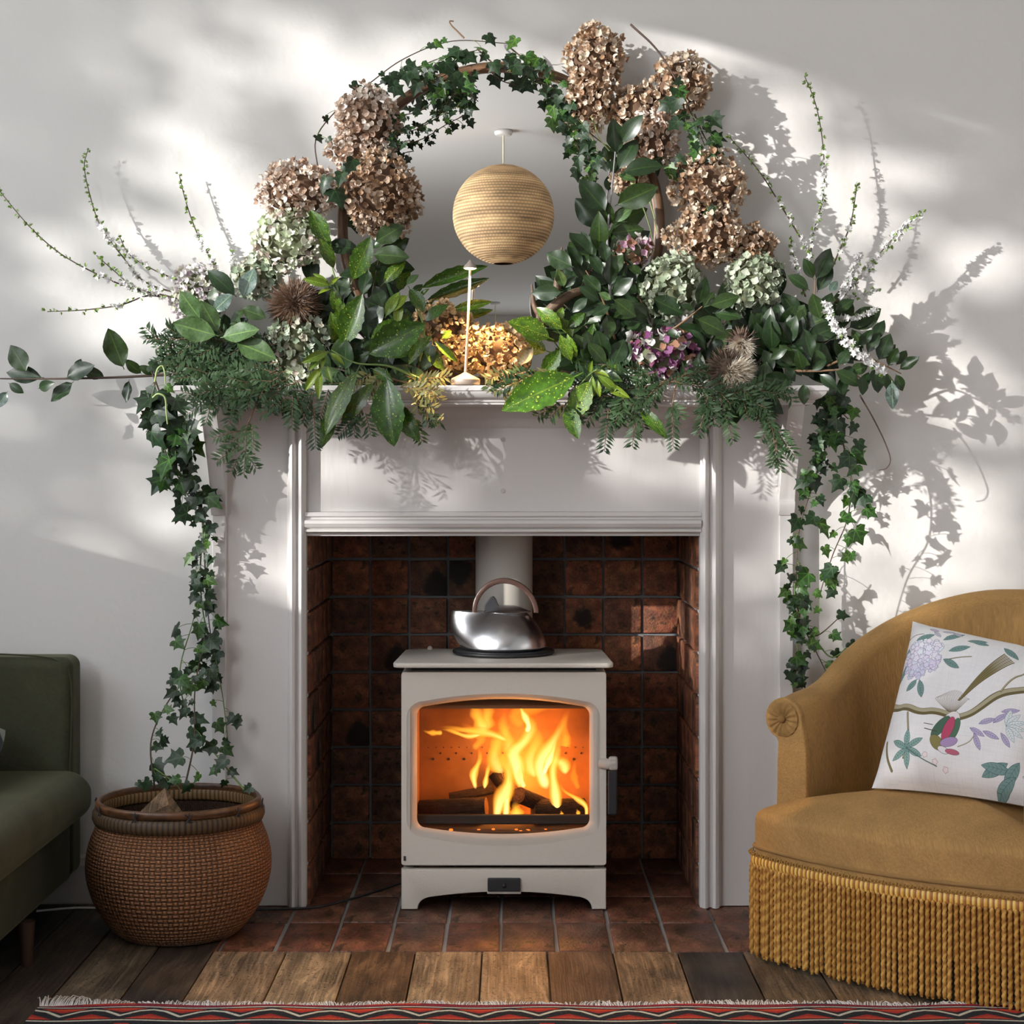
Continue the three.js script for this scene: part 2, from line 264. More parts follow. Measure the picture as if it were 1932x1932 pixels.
  pp('bed_moulding', wrap([[0.05, SHELF_Y - 0.047], [0.045, SHELF_Y - 0.058], [0.03, SHELF_Y - 0.07], [0.014, SHELF_Y - 0.078], [0.01, SHELF_Y - 0.088], [0.006, SHELF_Y - 0.1], [0.001, SHELF_Y - 0.104]], px(577), px(1321), zp));
  for (const y of [829, 926]) part('plug', new THREE.CylinderGeometry(0.006, 0.0065, 0.004, 16).rotateX(Math.PI / 2), M.paint, t, new V3(0, Y(y, zp), zp + 0.001));
}
// ---------- round mirror leaning on the shelf ----------
{
  const r = 310 / S(0.06), c = at(945, 402, 0.06);
  const t = thing('round_mirror', 'large round mirror in a thin brown wooden frame leaning on the mantel shelf', 'mirror', new V3(c.x, SHELF_Y, 0.048));
  t.rotation.x = -0.008;
  const cy = r + 0.001;
  const wood = std({ color: col(0.46, 0.27, 0.16), roughness: 0.45, map: woodMap[0] });
  part('frame', lathe([[r - 0.028, 0], [r - 0.028, 0.012], [r - 0.022, 0.018], [r - 0.012, 0.02], [r - 0.003, 0.016], [r, 0.008], [r, -0.012], [r - 0.028, -0.012], [r - 0.028, 0]], 96).rotateX(Math.PI / 2), wood, t, new V3(0, cy, 0));
  part('mirror_glass', new THREE.CircleGeometry(r - 0.026, 96), M.mirror, t, new V3(0, cy, 0.004));
  part('backing', new THREE.CylinderGeometry(r - 0.01, r - 0.01, 0.01, 64).rotateX(Math.PI / 2), M.darkwood, t, new V3(0, cy, -0.012));
}
// pendants that the mirror shows
{
  const L = tex(512, 256, (u, v) => { const row = v * 44, cl = u * 84, a = Math.abs(Math.sin(row * Math.PI)), b = Math.abs(Math.sin((cl + (Math.floor(row) % 2) * 0.5) * Math.PI)), n = fbm(u, v, 12, 20, 3, 5), band = 0.5 + 0.5 * Math.sin(v * 40 + 3 * n); const k = 0.5 + 0.2 * a + 0.14 * a * b + 0.35 * (n - 0.5) + 0.1 * band; return [k * 1.12, k * 0.96, k * 0.74]; });
  const wick = std({ color: col(0.86, 0.78, 0.7), map: L, roughness: 0.8, bumpMap: L, bumpScale: 0.004 });
  const mk = (z, x, label, ball) => {
    const t = thing('pendant_lamp', label, 'pendant lamp', new V3(x, CEIL, z), undefined);
    part('ceiling_rose', lathe([[0, -0.032], [0.04, -0.032], [0.05, -0.028], [0.055, -0.018], [0.055, 0], [0, 0]], 32), M.white, t);
    const drop = ball ? 0.21 : 0.6; part('cable', new THREE.CylinderGeometry(0.0055, 0.0055, drop, 8), std({ color: col(0.75, 0.68, 0.5), roughness: 0.6 }), t, new V3(0, -drop / 2 - 0.03, 0));
    if (!ball) return;
    const r = 0.308, cy = -drop - r + 0.005, pr = []; for (let i = 0; i <= 40; i++) { const a = lerp(0.06, 2.95, i / 40); pr.push([r * Math.sin(a), r * Math.cos(a) * 0.985]); }
    part('shade', lathe(pr, 64), wick, t, new V3(0, cy, 0));
    part('bulb', new THREE.SphereGeometry(0.035, 16, 12), M.white, t, new V3(0, cy + 0.05, 0));
  };
  mk(5.9, -0.052, 'woven wicker globe pendant on a short cream cable, seen in the mirror', true);
  mk(15.0, -0.19, 'small white ceiling rose with a bare cable, seen low in the mirror', false);
}

// ---------- stove ----------
const STV = new V3(X(950, 0.089), 0, 0);
{
  const t = thing('wood_stove', 'cream cast iron wood burning stove alight in the fireplace, with a black air lever', 'wood stove', STV.clone());
  const zf = 0.083, sx = (p, z = zf) => X(p, z) - STV.x, sy = (p, z = zf) => Y(p, z);
  const pp = (name, g, m = M.cream) => part(name, g, m, t);
  const x0 = sx(757), x1 = sx(1144), yTop = sy(1269), yGap = sy(1633), yBase = sy(1638), zb = -0.265;
  // outlines of the door opening: outer edge of the hollow, then the glass
  const outline = (l, r, ts, tc, bs, bc, cr, n = 20) => { // side x, top at side/centre, bottom at side/centre, corner radius; clockwise from lower left
    const P = [], cx = (l + r) / 2, hw = (r - l) / 2, topY = (x) => lerp(tc, ts, ((x - cx) / hw) ** 2), botY = (x) => lerp(bc, bs, ((x - cx) / hw) ** 2);
    const corner = (x, y, a0) => { for (let i = 0; i <= 6; i++) { const a = a0 - (Math.PI / 2) * (i / 6); P.push([x + cr * Math.cos(a), y + cr * Math.sin(a)]); } };
    corner(l + cr, botY(l + cr) + cr, -Math.PI / 2); P.push([l, (ts + bs) / 2]); corner(l + cr, topY(l + cr) - cr, Math.PI);
    for (let i = 1; i < n; i++) { const x = lerp(l + cr, r - cr, i / n); P.push([x, topY(x)]); }
    corner(r - cr, topY(r - cr) - cr, Math.PI / 2); P.push([r, (ts + bs) / 2]); corner(r - cr, botY(r - cr) + cr, 0);
    for (let i = 1; i < n; i++) { const x = lerp(r - cr, l + cr, i / n); P.push([x, botY(x)]); }
    return P;
  };
  const outer = outline(sx(767), sx(1133), sy(1330), sy(1309), sy(1572), sy(1597), 0.045), inner = outline(sx(786), sx(1113), sy(1338), sy(1321), sy(1562), sy(1577), 0.025);
  const shp = (pts) => pts.map((p) => new THREE.Vector2(...p));
  // casing: sides, back, top wall; front is the door
  pp('casing', merge([rbox(x0, x0 + 0.02, yBase, yTop, zb, zf - 0.03, 0.006), rbox(x1 - 0.02, x1, yBase, yTop, zb, zf - 0.03, 0.006), box(x0 + 0.01, x1 - 0.01, yBase, yTop, zb, zb + 0.012), box(x0 + 0.01, x1 - 0.01, yTop - 0.012, yTop, zb, zf - 0.03), box(x0 + 0.01, x1 - 0.01, yBase, yBase + 0.012, zb, zf - 0.03)].map((g) => g.index ? g.toNonIndexed() : g)));
  const ds = new THREE.Shape(); const cr = 0.008; ds.moveTo(x0 + cr, yGap); ds.lineTo(x1 - cr, yGap); ds.quadraticCurveTo(x1, yGap, x1, yGap + cr); ds.lineTo(x1, yTop - cr); ds.quadraticCurveTo(x1, yTop, x1 - cr, yTop); ds.lineTo(x0 + cr, yTop); ds.quadraticCurveTo(x0, yTop, x0, yTop - cr); ds.lineTo(x0, yGap + cr); ds.quadraticCurveTo(x0, yGap, x0 + cr, yGap);
  ds.holes.push(new THREE.Path(shp(outer)));
  const dg = new THREE.ExtrudeGeometry(ds, { depth: 0.024, bevelEnabled: false, curveSegments: 4 }).translate(0, 0, zf - 0.03);
  { // round the door's upright edges back and bow it a little
    const p = dg.attributes.position, cx = (x0 + x1) / 2, hw = (x1 - x0) / 2; for (let i = 0; i < p.count; i++) { const u = (p.getX(i) - cx) / hw; if (p.getZ(i) > zf - 0.02) p.setZ(i, p.getZ(i) + 0.0); }
  }
  const door = pp('door', toCreasedNormals(dg, 0.5));
  for (const [a, b] of [[x0, 1], [x1, -1]]) part('door_edge', grid(8, 1, (u, v) => { const th = (u * Math.PI) / 2; return [a + b * 0.024 * (1 - Math.cos(th)) - b * 0.0, lerp(yGap + 0.004, yTop - 0.004, v), zf - 0.03 + 0.024 * Math.sin(th)]; }), M.cream, door);
  // hollow between door face and glass
  const zi = zf - 0.026, n = outer.length, cxm = (x0 + x1) / 2, hwm = (x1 - x0) / 2, zo = (x) => zf - 0.006;
  part('door_recess', grid(n, 3, (u, v) => { const k = Math.round(u * n) % n, a = outer[k], b = inner[k], e = v < 0.3 ? 0 : v; return [lerp(a[0], b[0], v), lerp(a[1], b[1], v), v < 0.01 ? zo(a[0]) : lerp(zo(a[0]) - 0.004, zi, (v - 0.33) / 0.67 * (v - 0.33) / 0.67)]; }, true), M.cream, door);
  const tint = phys({ color: col(1, 0.93, 0.82), roughness: 0, transmission: 1, thickness: 0, ior: 1.4 });
  part('glass', new THREE.ShapeGeometry(new THREE.Shape(shp(inner))).translate(0, 0, zi + 0.002), tint, door);
  part('hinge_label', box(x0 + 0.006, x0 + 0.012, yGap + 0.012, yGap + 0.024, zf - 0.008, zf - 0.0035), M.black, door);
  // top plate with trimmed corners
  const pl = new THREE.Shape(), a0 = sx(744), a1 = sx(1155), zt = 0.099, zk = -0.285; pl.moveTo(a0 + 0.02, -zt); pl.lineTo(a1 - 0.02, -zt); pl.quadraticCurveTo(a1, -zt, a1 + 0.0, -zt + 0.022); pl.lineTo(a1 - 0.012, -zk - 0.03); pl.quadraticCurveTo(a1 - 0.02, -zk, a1 - 0.06, -zk); pl.lineTo(a0 + 0.06, -zk); pl.quadraticCurveTo(a0 + 0.02, -zk, a0 + 0.012, -zk - 0.03); pl.lineTo(a0, -zt + 0.022); pl.quadraticCurveTo(a0, -zt, a0 + 0.02, -zt);
  const yp = sy(1251, 0.1); pp('top_plate', toCreasedNormals(new THREE.ExtrudeGeometry(pl, { depth: 0.007, bevelEnabled: true, bevelThickness: 0.003, bevelSize: 0.003, bevelSegments: 2, curveSegments: 8 }).rotateX(-Math.PI / 2).translate(0, yp - 0.010, 0), 0.6));
  pp('neck', box(x0 + 0.025, x1 - 0.025, yTop - 0.002, yp - 0.008, zb + 0.02, zf - 0.055), M.iron);
  part('top_bolt', new THREE.SphereGeometry(0.007, 12, 8), M.cream, t, new V3(sx(811, -0.25), yp + 0.004, -0.255));
  // base with an arched foot line
  const bs = new THREE.Shape(), f0 = sx(788), f1 = sx(1117); bs.moveTo(x0, 0.001); bs.lineTo(f0, 0.001); bs.bezierCurveTo(f0 + 0.002, 0.02, f0 + 0.012, 0.03, f0 + 0.035, 0.034); bs.quadraticCurveTo((f0 + f1) / 2, 0.062, f1 - 0.035, 0.034); bs.bezierCurveTo(f1 - 0.012, 0.03, f1 - 0.002, 0.02, f1, 0.001); bs.lineTo(x1, 0.001); bs.lineTo(x1, yBase - 0.004); bs.lineTo(x0, yBase - 0.004); bs.closePath();
  pp('base', toCreasedNormals(new THREE.ExtrudeGeometry(bs, { depth: 0.02, bevelEnabled: true, bevelThickness: 0.006, bevelSize: 0.004, bevelOffset: -0.004, bevelSegments: 3, curveSegments: 12 }).translate(0, 0, zf - 0.026), 0.6));
  for (const [p, q] of [[x0 + 0.004, x0 + 0.03], [x1 - 0.03, x1 - 0.004]]) pp('base_side', box(p, q, 0.001, yBase - 0.004, zb, zf - 0.03));
  const lv = pp('air_lever', rbox(sx(920), sx(982), sy(1681), sy(1656), zf - 0.012, zf + 0.010, 0.003), M.black);
  part('lever_knob', new THREE.SphereGeometry(0.006, 16, 10), M.iron, lv, new V3(sx(951), sy(1669), zf + 0.012));
  part('lever_lip', rbox(sx(919), sx(983), sy(1686), sy(1680), zf - 0.012, zf + 0.006, 0.002), M.cream, lv);
  // side handle
  const hb = pp('handle', tube([new V3(x1 - 0.012, sy(1441), zf - 0.012), new V3(x1 + 0.008, sy(1441), zf + 0.004), new V3(x1 + 0.018, sy(1438), zf + 0.006), new V3(x1 + 0.024, sy(1440), zf + 0.006)], 0.016, 0.013, 12, 14));
  part('handle_top', rbox(x1 + 0.006, x1 + 0.03, sy(1452), sy(1427), zf - 0.008, zf + 0.018, 0.006), M.cream, hb);
  part('handle_grip', rbox(x1 + 0.004, x1 + 0.029, sy(1536), sy(1452), zf - 0.007, zf + 0.016, 0.005), M.black, hb);
  // firebox
  const brick = std({ color: col(0.5, 0.23, 0.09), roughness: 0.95, map: tex(128, 128, (u, v) => 0.8 + 0.35 * (fbm(u, v, 5, 4, 4, 9) - 0.5)) });
  const fz = -0.2, fb = pp('fire_bricks', merge([box(x0 + 0.03, x1 - 0.03, sy(1578), sy(1344), fz - 0.02, fz), box(x0 + 0.022, x0 + 0.034, sy(1578), sy(1344), fz, zi - 0.03), box(x1 - 0.034, x1 - 0.022, sy(1578), sy(1344), fz, zi - 0.03)]), brick);
  pp('baffle', box(x0 + 0.022, x1 - 0.022, sy(1344), sy(1338), fz - 0.02, zi - 0.05), std({ color: col(0.18, 0.11, 0.07), roughness: 1 }));
  const hole = new THREE.CylinderGeometry(1, 1, 0.003, 10).rotateX(Math.PI / 2), air = (x, y, r) => { const m = part('air_hole', hole, M.black, fb, new V3(sx(x, fz), sy(y, fz), fz + 0.0005)); m.scale.set(r, r, 1); };
  for (let i = 0; i < 21; i++) air(808 + i * 14.6, 1410, 0.0017);
  for (let i = 0; i < 10; i++) air(831 + i * 29.5, 1421, 0.0027);
  for (let i = 0; i < 10; i++) air(817 + i * 29.5, 1432, 0.0037);
  pp('fire_bar', rbox(x0 + 0.03, x1 - 0.03, sy(1566), sy(1547), 0.0, 0.012, 0.004), M.iron);
  pp('grate', box(x0 + 0.02, x1 - 0.02, yBase + 0.012, sy(1575), fz, 0.05), std({ color: col(0.05, 0.035, 0.03), roughness: 1 }));
  // flue
  const fl = pp('flue_pipe', new THREE.CylinderGeometry(0.084, 0.084, 0.84, 48, 1, true), std({ color: col(0.60, 0.56, 0.50), roughness: 0.55 })); fl.position.set(X(951, -0.38) - STV.x, 0.8, -0.38);
  part('flue_collar', new THREE.CylinderGeometry(0.06, 0.06, 0.12, 32).rotateX(Math.PI / 2), M.cream, fl, new V3(0, -0.28, 0.06));
}
// logs, embers and flames
const CR = (x, y, z) => at(720 + x * 0.2692, 1220 + y * 0.2692, z);
{
  const bark = std({ color: col(0.07, 0.04, 0.03), roughness: 1, map: woodMap[1], bumpMap: woodMap[1], bumpScale: 0.01 }), cut = std({ color: col(0.28, 0.12, 0.05), roughness: 1, map: woodMap[2] });
  const log = (a, b, r, seed, label) => {
    const c = a.clone().add(b).multiplyScalar(0.5), t = thing('log', label, 'log', c), l = a.distanceTo(b), q = new THREE.Quaternion().setFromUnitVectors(new V3(0, 1, 0), b.clone().sub(a).normalize());
    const rad = (u) => r * (0.85 + 0.3 * fbm(u, 0.3, 5, 3, 2, seed));
    part('bark', grid(20, 8, (u, v) => { const k = rad(u) * (0.97 + 0.06 * hash(v * 8, u * 20 % 20, seed)), an = -u * 2 * Math.PI; const p = new V3(k * Math.cos(an), (v - 0.5) * l, k * Math.sin(an)).applyQuaternion(q); return [p.x, p.y, p.z]; }, true), bark, t);
    for (const e of [-1, 1]) part('cut_end', grid(20, 1, (u, v) => { const k = rad(u) * (1 - v), an = -u * 2 * Math.PI * e; const p = new V3(k * Math.cos(an), e * l * 0.5, k * Math.sin(an)).applyQuaternion(q); return [p.x, p.y, p.z]; }), cut, t);
  };
  log(CR(270, 1150, -0.09), CR(735, 1130, -0.06), 0.030, 1, 'charred log lying low at the bolt side of the fire');
  log(CR(480, 1060, -0.12), CR(780, 1000, -0.15), 0.014, 2, 'thin charred split log resting on the low log');
  log(CR(960, 1040, -0.015), CR(1180, 1130, -0.12), 0.023, 3, 'short log with its cut end facing out amid flames');
  log(CR(1060, 1150, -0.06), CR(1420, 1140, -0.09), 0.032, 4, 'dark burning log at the handle side of the fire');
  log(CR(800, 880, -0.17), CR(960, 1100, -0.14), 0.025, 5, 'toothed black log standing behind the tall flames');
}
{
  const o = CR(900, 1200, -0.05), t = thing('fire', 'bright orange and yellow fire burning behind the stove glass', 'fire', o);
  const fm = new THREE.MeshBasicMaterial({ vertexColors: true, transparent: true, side: THREE.DoubleSide, name: 'flame_glow' });
  const flame = (pts, w, z, hot = 1, alpha = 0.9) => {
    const c = new THREE.CatmullRomCurve3(pts.map(([x, y, dz]) => CR(x, y, z + (dz || 0)).sub(o)), false, 'centripetal'), nv = 28, nu = 8, ph = R() * 6;
    const Pt = [], T = []; for (let i = 0; i <= nv; i++) { Pt.push(c.getPointAt(i / nv)); T.push(c.getTangentAt(i / nv)); }
    const wid = w * 0.2692 / S(z), prof = (v) => Math.pow(Math.sin(Math.PI * Math.pow(v, 0.62) * 0.985 + 0.03), 0.8) * (1 + 0.2 * Math.sin(v * 14 + ph));
    const colr = [], g = grid(nu, nv, (u, v) => { const i = Math.round(v * nv), p = Pt[i], tt = T[i], nx = tt.y, ny = -tt.x, s = (u - 0.5), k = wid * prof(v); return [p.x + nx * k * s, p.y + ny * k * s, p.z + wid * 0.35 * (1 - 4 * s * s) * prof(v) + 0.004 * Math.sin(v * 9 + ph)]; });
    for (let j = 0; j <= nv; j++) for (let i = 0; i <= nu; i++) {
      const v = j / nv, e = Math.abs(i / nu - 0.5) * 2, heat = hot * (1 - e * e) * (1 - 0.6 * v), a = alpha * Math.pow(1 - e * e, 0.75) * sstep(0, 0.1, v) * sstep(1.0, 0.5, v);
      const c1 = [1.25, 0.30, 0.012], c2 = [1.7, 0.82, 0.08], c3 = [2.3, 1.75, 0.62], m = heat < 0.5 ? c1.map((x, q) => lerp(x, c2[q], heat * 2)) : c2.map((x, q) => lerp(x, c3[q], (heat - 0.5) * 2)); colr.push(...m, a);
    }
    g.setAttribute('color', new THREE.Float32BufferAttribute(colr, 4)); const m = part('flame', g, fm, t); m.castShadow = false;
  };
  const FL = [
    [[[800, 1215], [830, 1090], [890, 960], [880, 840], [790, 700]], 120, -0.03, 1], [[[870, 1205], [880, 1010], [885, 880], [840, 810]], 70, -0.02, 1.1],
    [[[660, 1000], [645, 900], [690, 780], [675, 690]], 60, -0.08, 0.9], [[[720, 1000], [735, 910], [765, 780]], 42, -0.08, 0.9],
    [[[980, 1000], [950, 850], [930, 740], [1010, 650], [1050, 560], [1000, 470], [965, 370]], 130, -0.1, 1.05], [[[900, 800], [890, 660], [850, 540], [870, 430]], 110, -0.13, 0.7, 0.7],
    [[[1160, 1000], [1110, 830], [1170, 720], [1230, 610], [1310, 460]], 130, -0.07, 1.1], [[[1235, 1190], [1215, 1010], [1200, 860], [1240, 700], [1250, 560]], 90, -0.05, 1],
    [[[1435, 1205], [1430, 1120], [1360, 1060], [1270, 1000], [1250, 930]], 42, -0.04, 0.85], [[[720, 600], [680, 500], [620, 380]], 120, -0.14, 0.7, 0.75], [[[720, 600], [740, 480], [770, 370]], 130, -0.15, 0.7, 0.75],
    [[[890, 660], [760, 610], [560, 580], [380, 560]], 70, -0.12, 0.75, 0.8], [[[700, 620], [600, 625], [480, 590], [390, 575]], 40, -0.1, 0.8, 0.8], [[[430, 600], [360, 605], [280, 585]], 45, -0.11, 0.6, 0.7],
    [[[1090, 920], [1040, 800], [1090, 640], [1050, 520]], 150, -0.14, 0.8, 0.8], [[[850, 900], [790, 770], [830, 640], [930, 520]], 130, -0.15, 0.75, 0.75], [[[1290, 900], [1270, 820], [1180, 780], [1100, 640]], 100, -0.09, 0.85, 0.85],
    [[[940, 1215], [945, 1150], [930, 1080]], 110, -0.01, 0.8], [[[1000, 990], [975, 900], [985, 800]], 50, -0.03, 1.1], [[[1265, 1210], [1262, 1170], [1255, 1140]], 30, -0.02, 0.7], [[[1370, 1210], [1378, 1170], [1365, 1130]], 36, -0.02, 0.8], [[[1300, 600], [1290, 700], [1280, 520], [1330, 420]], 90, -0.16, 0.4, 0.5],
    [[[1010, 600], [1030, 560], [980, 440], [962, 375]], 60, -0.06, 1.3], [[[1380, 1000], [1345, 900], [1360, 780]], 60, -0.13, 0.3, 0.45], [[[1130, 900], [1190, 760], [1230, 640]], 60, -0.03, 1.4], [[[640, 720], [700, 640], [600, 560], [540, 540]], 80, -0.16, 0.4, 0.5], [[[1000, 560], [930, 480], [1100, 420], [1300, 430]], 120, -0.17, 0.35, 0.5],
  ];
  for (const f of FL) flame(...f);
  const em = std({ color: col(0.05, 0.02, 0.01), roughness: 1, emissive: col(1, 0.16, 0.02), emissiveIntensity: 2.2 });
  for (let i = 0; i < 16; i++) { const g = new THREE.IcosahedronGeometry(rr(0.003, 0.007), 0); const m = part('ember', g, em, t, CR(rr(470, 1250), rr(1278, 1302), rr(0.01, 0.03)).sub(o)); m.scale.y = 0.6; }
  const l = new THREE.PointLight(col(1, 0.33, 0.06), 0.5); l.name = 'fire_light'; l.position.copy(CR(1000, 850, -0.12)); l.shadow.radius = 3; l.castShadow = true; scene.add(l);
  const l2 = new THREE.PointLight(col(1, 0.42, 0.1), 0.1); l2.name = 'fire_light_front'; l2.position.copy(CR(950, 850, -0.03)); l2.shadow.radius = 3; l2.castShadow = true; scene.add(l2);
}
// trivet and kettle
{
  const yp = Y(1251, 0.1), zc = -0.148, tr = 96 / S(zc), cx = X(950, zc);
  solo('trivet', lathe([[0, 0], [tr - 0.004, 0], [tr, 0.004], [tr, 0.009], [tr - 0.006, 0.012], [0, 0.012]], 64), M.black, 'round black plate under the kettle on the stove top', 'trivet', new V3(cx, yp + 0.001, zc));
  const k = thing('kettle', 'polished aluminium kettle with a tall brown hoop handle on the stove', 'kettle', new V3(X(950, zc), yp + 0.014, zc));
  const alu = std({ color: col(0.60, 0.61, 0.63), metalness: 1, roughness: 0.27 }), brown = std({ color: col(0.075, 0.038, 0.028), roughness: 0.4 });
  const hgt = 0.103, R0 = (v) => lerp(0.119, 0.064, Math.pow(v, 1.55)) + 0.006 * Math.sin(Math.PI * v);
  const rad = (u, v) => { const a = u * 2 * Math.PI, d = Math.abs(a - Math.PI), sp = Math.exp(-((d / (0.62 - 0.22 * v)) ** 2) * 1.2); return R0(v) + sp * (0.088 * Math.pow(v, 0.95) - 0.006); };
  const V = [0, 0.03, 0.08, 0.16, 0.26, 0.37, 0.48, 0.6, 0.72, 0.83, 0.92, 1];
  part('body', grid(120, V.length - 1, (u, j) => { const v = V[Math.round(j * (V.length - 1))], a = -u * 2 * Math.PI, r = rad(u, v) - (v < 0.03 ? 0.008 : 0), d = Math.abs(u * 2 * Math.PI - Math.PI); return [r * Math.cos(a), v * hgt + (v === 1 ? 0.004 * Math.exp(-((d / 0.35) ** 2)) : 0), r * 0.98 * Math.sin(a)]; }, true), alu, k);
  part('shoulder', grid(120, 3, (u, v) => { const a = -u * 2 * Math.PI, r = lerp(rad(u, 1), 0.0, v); return [r * Math.cos(a), hgt - 0.0005 + (v > 0.01 ? 0.001 : 0.0) - 0.02 * v * 0, r * 0.98 * Math.sin(a)]; }, true), alu, k);
  const lx = X(957, zc) - k.position.x, lid = part('lid', lathe([[0, 0.02], [0.02, 0.0185], [0.04, 0.013], [0.056, 0.006], [0.066, 0.002], [0.066, 0], [0, 0]], 48), alu, k, new V3(lx, hgt, 0));
  const fs = new THREE.Shape(); fs.moveTo(-0.028, -0.006); fs.quadraticCurveTo(-0.03, 0.004, -0.02, 0.016); fs.quadraticCurveTo(-0.012, 0.03, -0.004, 0.03); fs.quadraticCurveTo(0.002, 0.026, 0.006, 0.012); fs.quadraticCurveTo(0.01, 0.006, 0.014, 0.002); fs.closePath();
  part('lid_knob', new THREE.ExtrudeGeometry(fs, { depth: 0.012, bevelEnabled: true, bevelSize: 0.002, bevelThickness: 0.002 }).translate(0, 0, -0.006), M.black, lid, new V3(-0.035, 0.012, 0));
  const hp = []; for (let i = 0; i <= 16; i++) { const a = lerp(-0.06, Math.PI + 0.02, i / 16); hp.push([0.081 * Math.cos(a), 0.088 * Math.pow(Math.abs(Math.sin(a)), 0.85) * Math.sign(Math.sin(a) + 1e-9)]); }
  const hs = new THREE.Shape(), o = (i, d) => { const a = lerp(-0.05, Math.PI + 0.05, i / 24); return [(0.083 + d) * Math.cos(a) * (a < 1 ? 1 + 0.09 * (1 - Math.sin(a)) : 1), (0.085 + d) * Math.sin(a)]; };
  for (let i = 0; i <= 24; i++) { const p = o(i, 0.0065 + 0.002 * Math.sin(Math.PI * i / 24)); i ? hs.lineTo(...p) : hs.moveTo(...p); } for (let i = 24; i >= 0; i--) hs.lineTo(...o(i, -0.0065));
  part('handle', toCreasedNormals(new THREE.ExtrudeGeometry(hs, { depth: 0.016, bevelEnabled: true, bevelSize: 0.003, bevelThickness: 0.003, bevelOffset: -0.003, bevelSegments: 2 }).translate(0, 0, -0.008), 0.8), brown, k, new V3(X(951, zc) - k.position.x, hgt + 0.002, 0));
}
// ---------- basket ----------
{
  const zc = 0.31, cx = X(338, zc);
  const t = thing('wicker_basket', 'round brown woven wicker basket on the floor under the trailing ivy', 'basket', new V3(cx, 0.001, zc));
  const wv = tex(256, 256, (u, v) => { // over-and-under weave, eight by eight
    const i = Math.floor(u * 8), j = Math.floor(v * 8), fu = u * 8 - i, fv = v * 8 - j, over = (i + j) % 2, a = over ? Math.sin(Math.PI * fu) * (0.6 + 0.4 * Math.sin(Math.PI * fv)) : Math.sin(Math.PI * fv) * (0.6 + 0.4 * Math.sin(Math.PI * fu)); return clamp(0.15 + 0.8 * a * (0.8 + 0.3 * hash(i, j, 5))); }, false);
  const wc = tex(256, 256, (u, v) => { const i = Math.floor(u * 8), j = Math.floor(v * 8), fu = u * 8 - i, fv = v * 8 - j, over = (i + j) % 2, a = over ? Math.sin(Math.PI * fu) : Math.sin(Math.PI * fv), k = 0.5 + 0.5 * a * (0.75 + 0.35 * hash(i, j, 5)); return [k, k * 0.93, k * 0.85]; });
  const weave = (rx, ry, c) => { const m = wc.clone(), b = wv.clone(); m.repeat.set(rx, ry); b.repeat.set(rx, ry); return std({ color: col(...c), map: m, bumpMap: b, bumpScale: 0.009, roughness: 0.6 }); };
  const pr = [[0, 0.004], [0.13, 0.002], [0.155, 0.008], [0.185, 0.04], [0.212, 0.085], [0.228, 0.13], [0.234, 0.17], [0.232, 0.205], [0.224, 0.24], [0.212, 0.27], [0.204, 0.292]];
  const prof = new THREE.SplineCurve(pr.map((p) => new THREE.Vector2(...p))).getPoints(40);
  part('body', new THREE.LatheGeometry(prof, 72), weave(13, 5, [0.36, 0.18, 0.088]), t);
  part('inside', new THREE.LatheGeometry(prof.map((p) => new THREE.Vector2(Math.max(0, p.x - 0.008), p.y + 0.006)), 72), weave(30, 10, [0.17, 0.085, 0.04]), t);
  // rim: bound band outside and in, and a split cane hoop on top
  const band = tex(512, 32, (u, v) => { const s = (u * 100) % 1, k = s < 0.2 ? 0.3 : 0.55 + 0.2 * Math.sin(Math.PI * (s - 0.2) / 0.8); return [k, k * 0.9, k * 0.75]; });
  part('rim_band', lathe([[0.203, 0.286], [0.212, 0.288], [0.217, 0.3], [0.216, 0.315], [0.21, 0.322], [0.203, 0.322]], 96), std({ color: col(0.17, 0.115, 0.065), map: band, roughness: 0.6 }), t);
  part('inner_band', lathe([[0.2, 0.3], [0.194, 0.305], [0.193, 0.325], [0.2, 0.332]], 96), std({ color: col(0.5, 0.36, 0.2), map: band, roughness: 0.6 }), t);
  part('rim_hoop', lathe([[0.2, 0.325], [0.207, 0.324], [0.2085, 0.338], [0.203, 0.345], [0.196, 0.343], [0.196, 0.328], [0.2, 0.325]], 96), std({ color: col(0.36, 0.17, 0.075), map: woodMap[0], roughness: 0.4 }), t);
  const tieG = merge([0, 1, 2].map((i) => new THREE.CylinderGeometry(0.0012, 0.0012, 0.03, 5).rotateZ(-0.7 + i * 0.7)));
  for (let i = 0; i < 10; i++) { const a = i * 0.628 + 0.3; const m = part('tie', tieG, M.black, t, new V3(0.213 * Math.sin(a), 0.328, 0.213 * Math.cos(a))); m.rotation.y = a; }
  // split wood sticking up inside
  const lg = thing('firewood', 'pale split log with a pointed end poking up inside the wicker basket', 'firewood', at(305, 1560, 0.30));
  const P0 = at(305, 1560, 0.30), q = (x, y, z) => at(x, y, z).sub(P0).toArray();
  const fg = new THREE.BufferGeometry(), tip = q(311, 1486, 0.3), A = q(235, 1560, 0.36), B = q(365, 1560, 0.35), C = q(345, 1560, 0.22), Dd = q(250, 1560, 0.22), E = q(318, 1518, 0.37);
  fg.setAttribute('position', new THREE.Float32BufferAttribute([tip, A, E, tip, E, B, E, A, B, tip, B, C, tip, C, Dd, tip, Dd, A].flat(), 3)); fg.computeVertexNormals(); planeUV(fg, 6);
  part('split_face', fg, std({ color: col(0.5, 0.33, 0.2), map: woodMap[2], roughness: 0.9 }), lg);
}
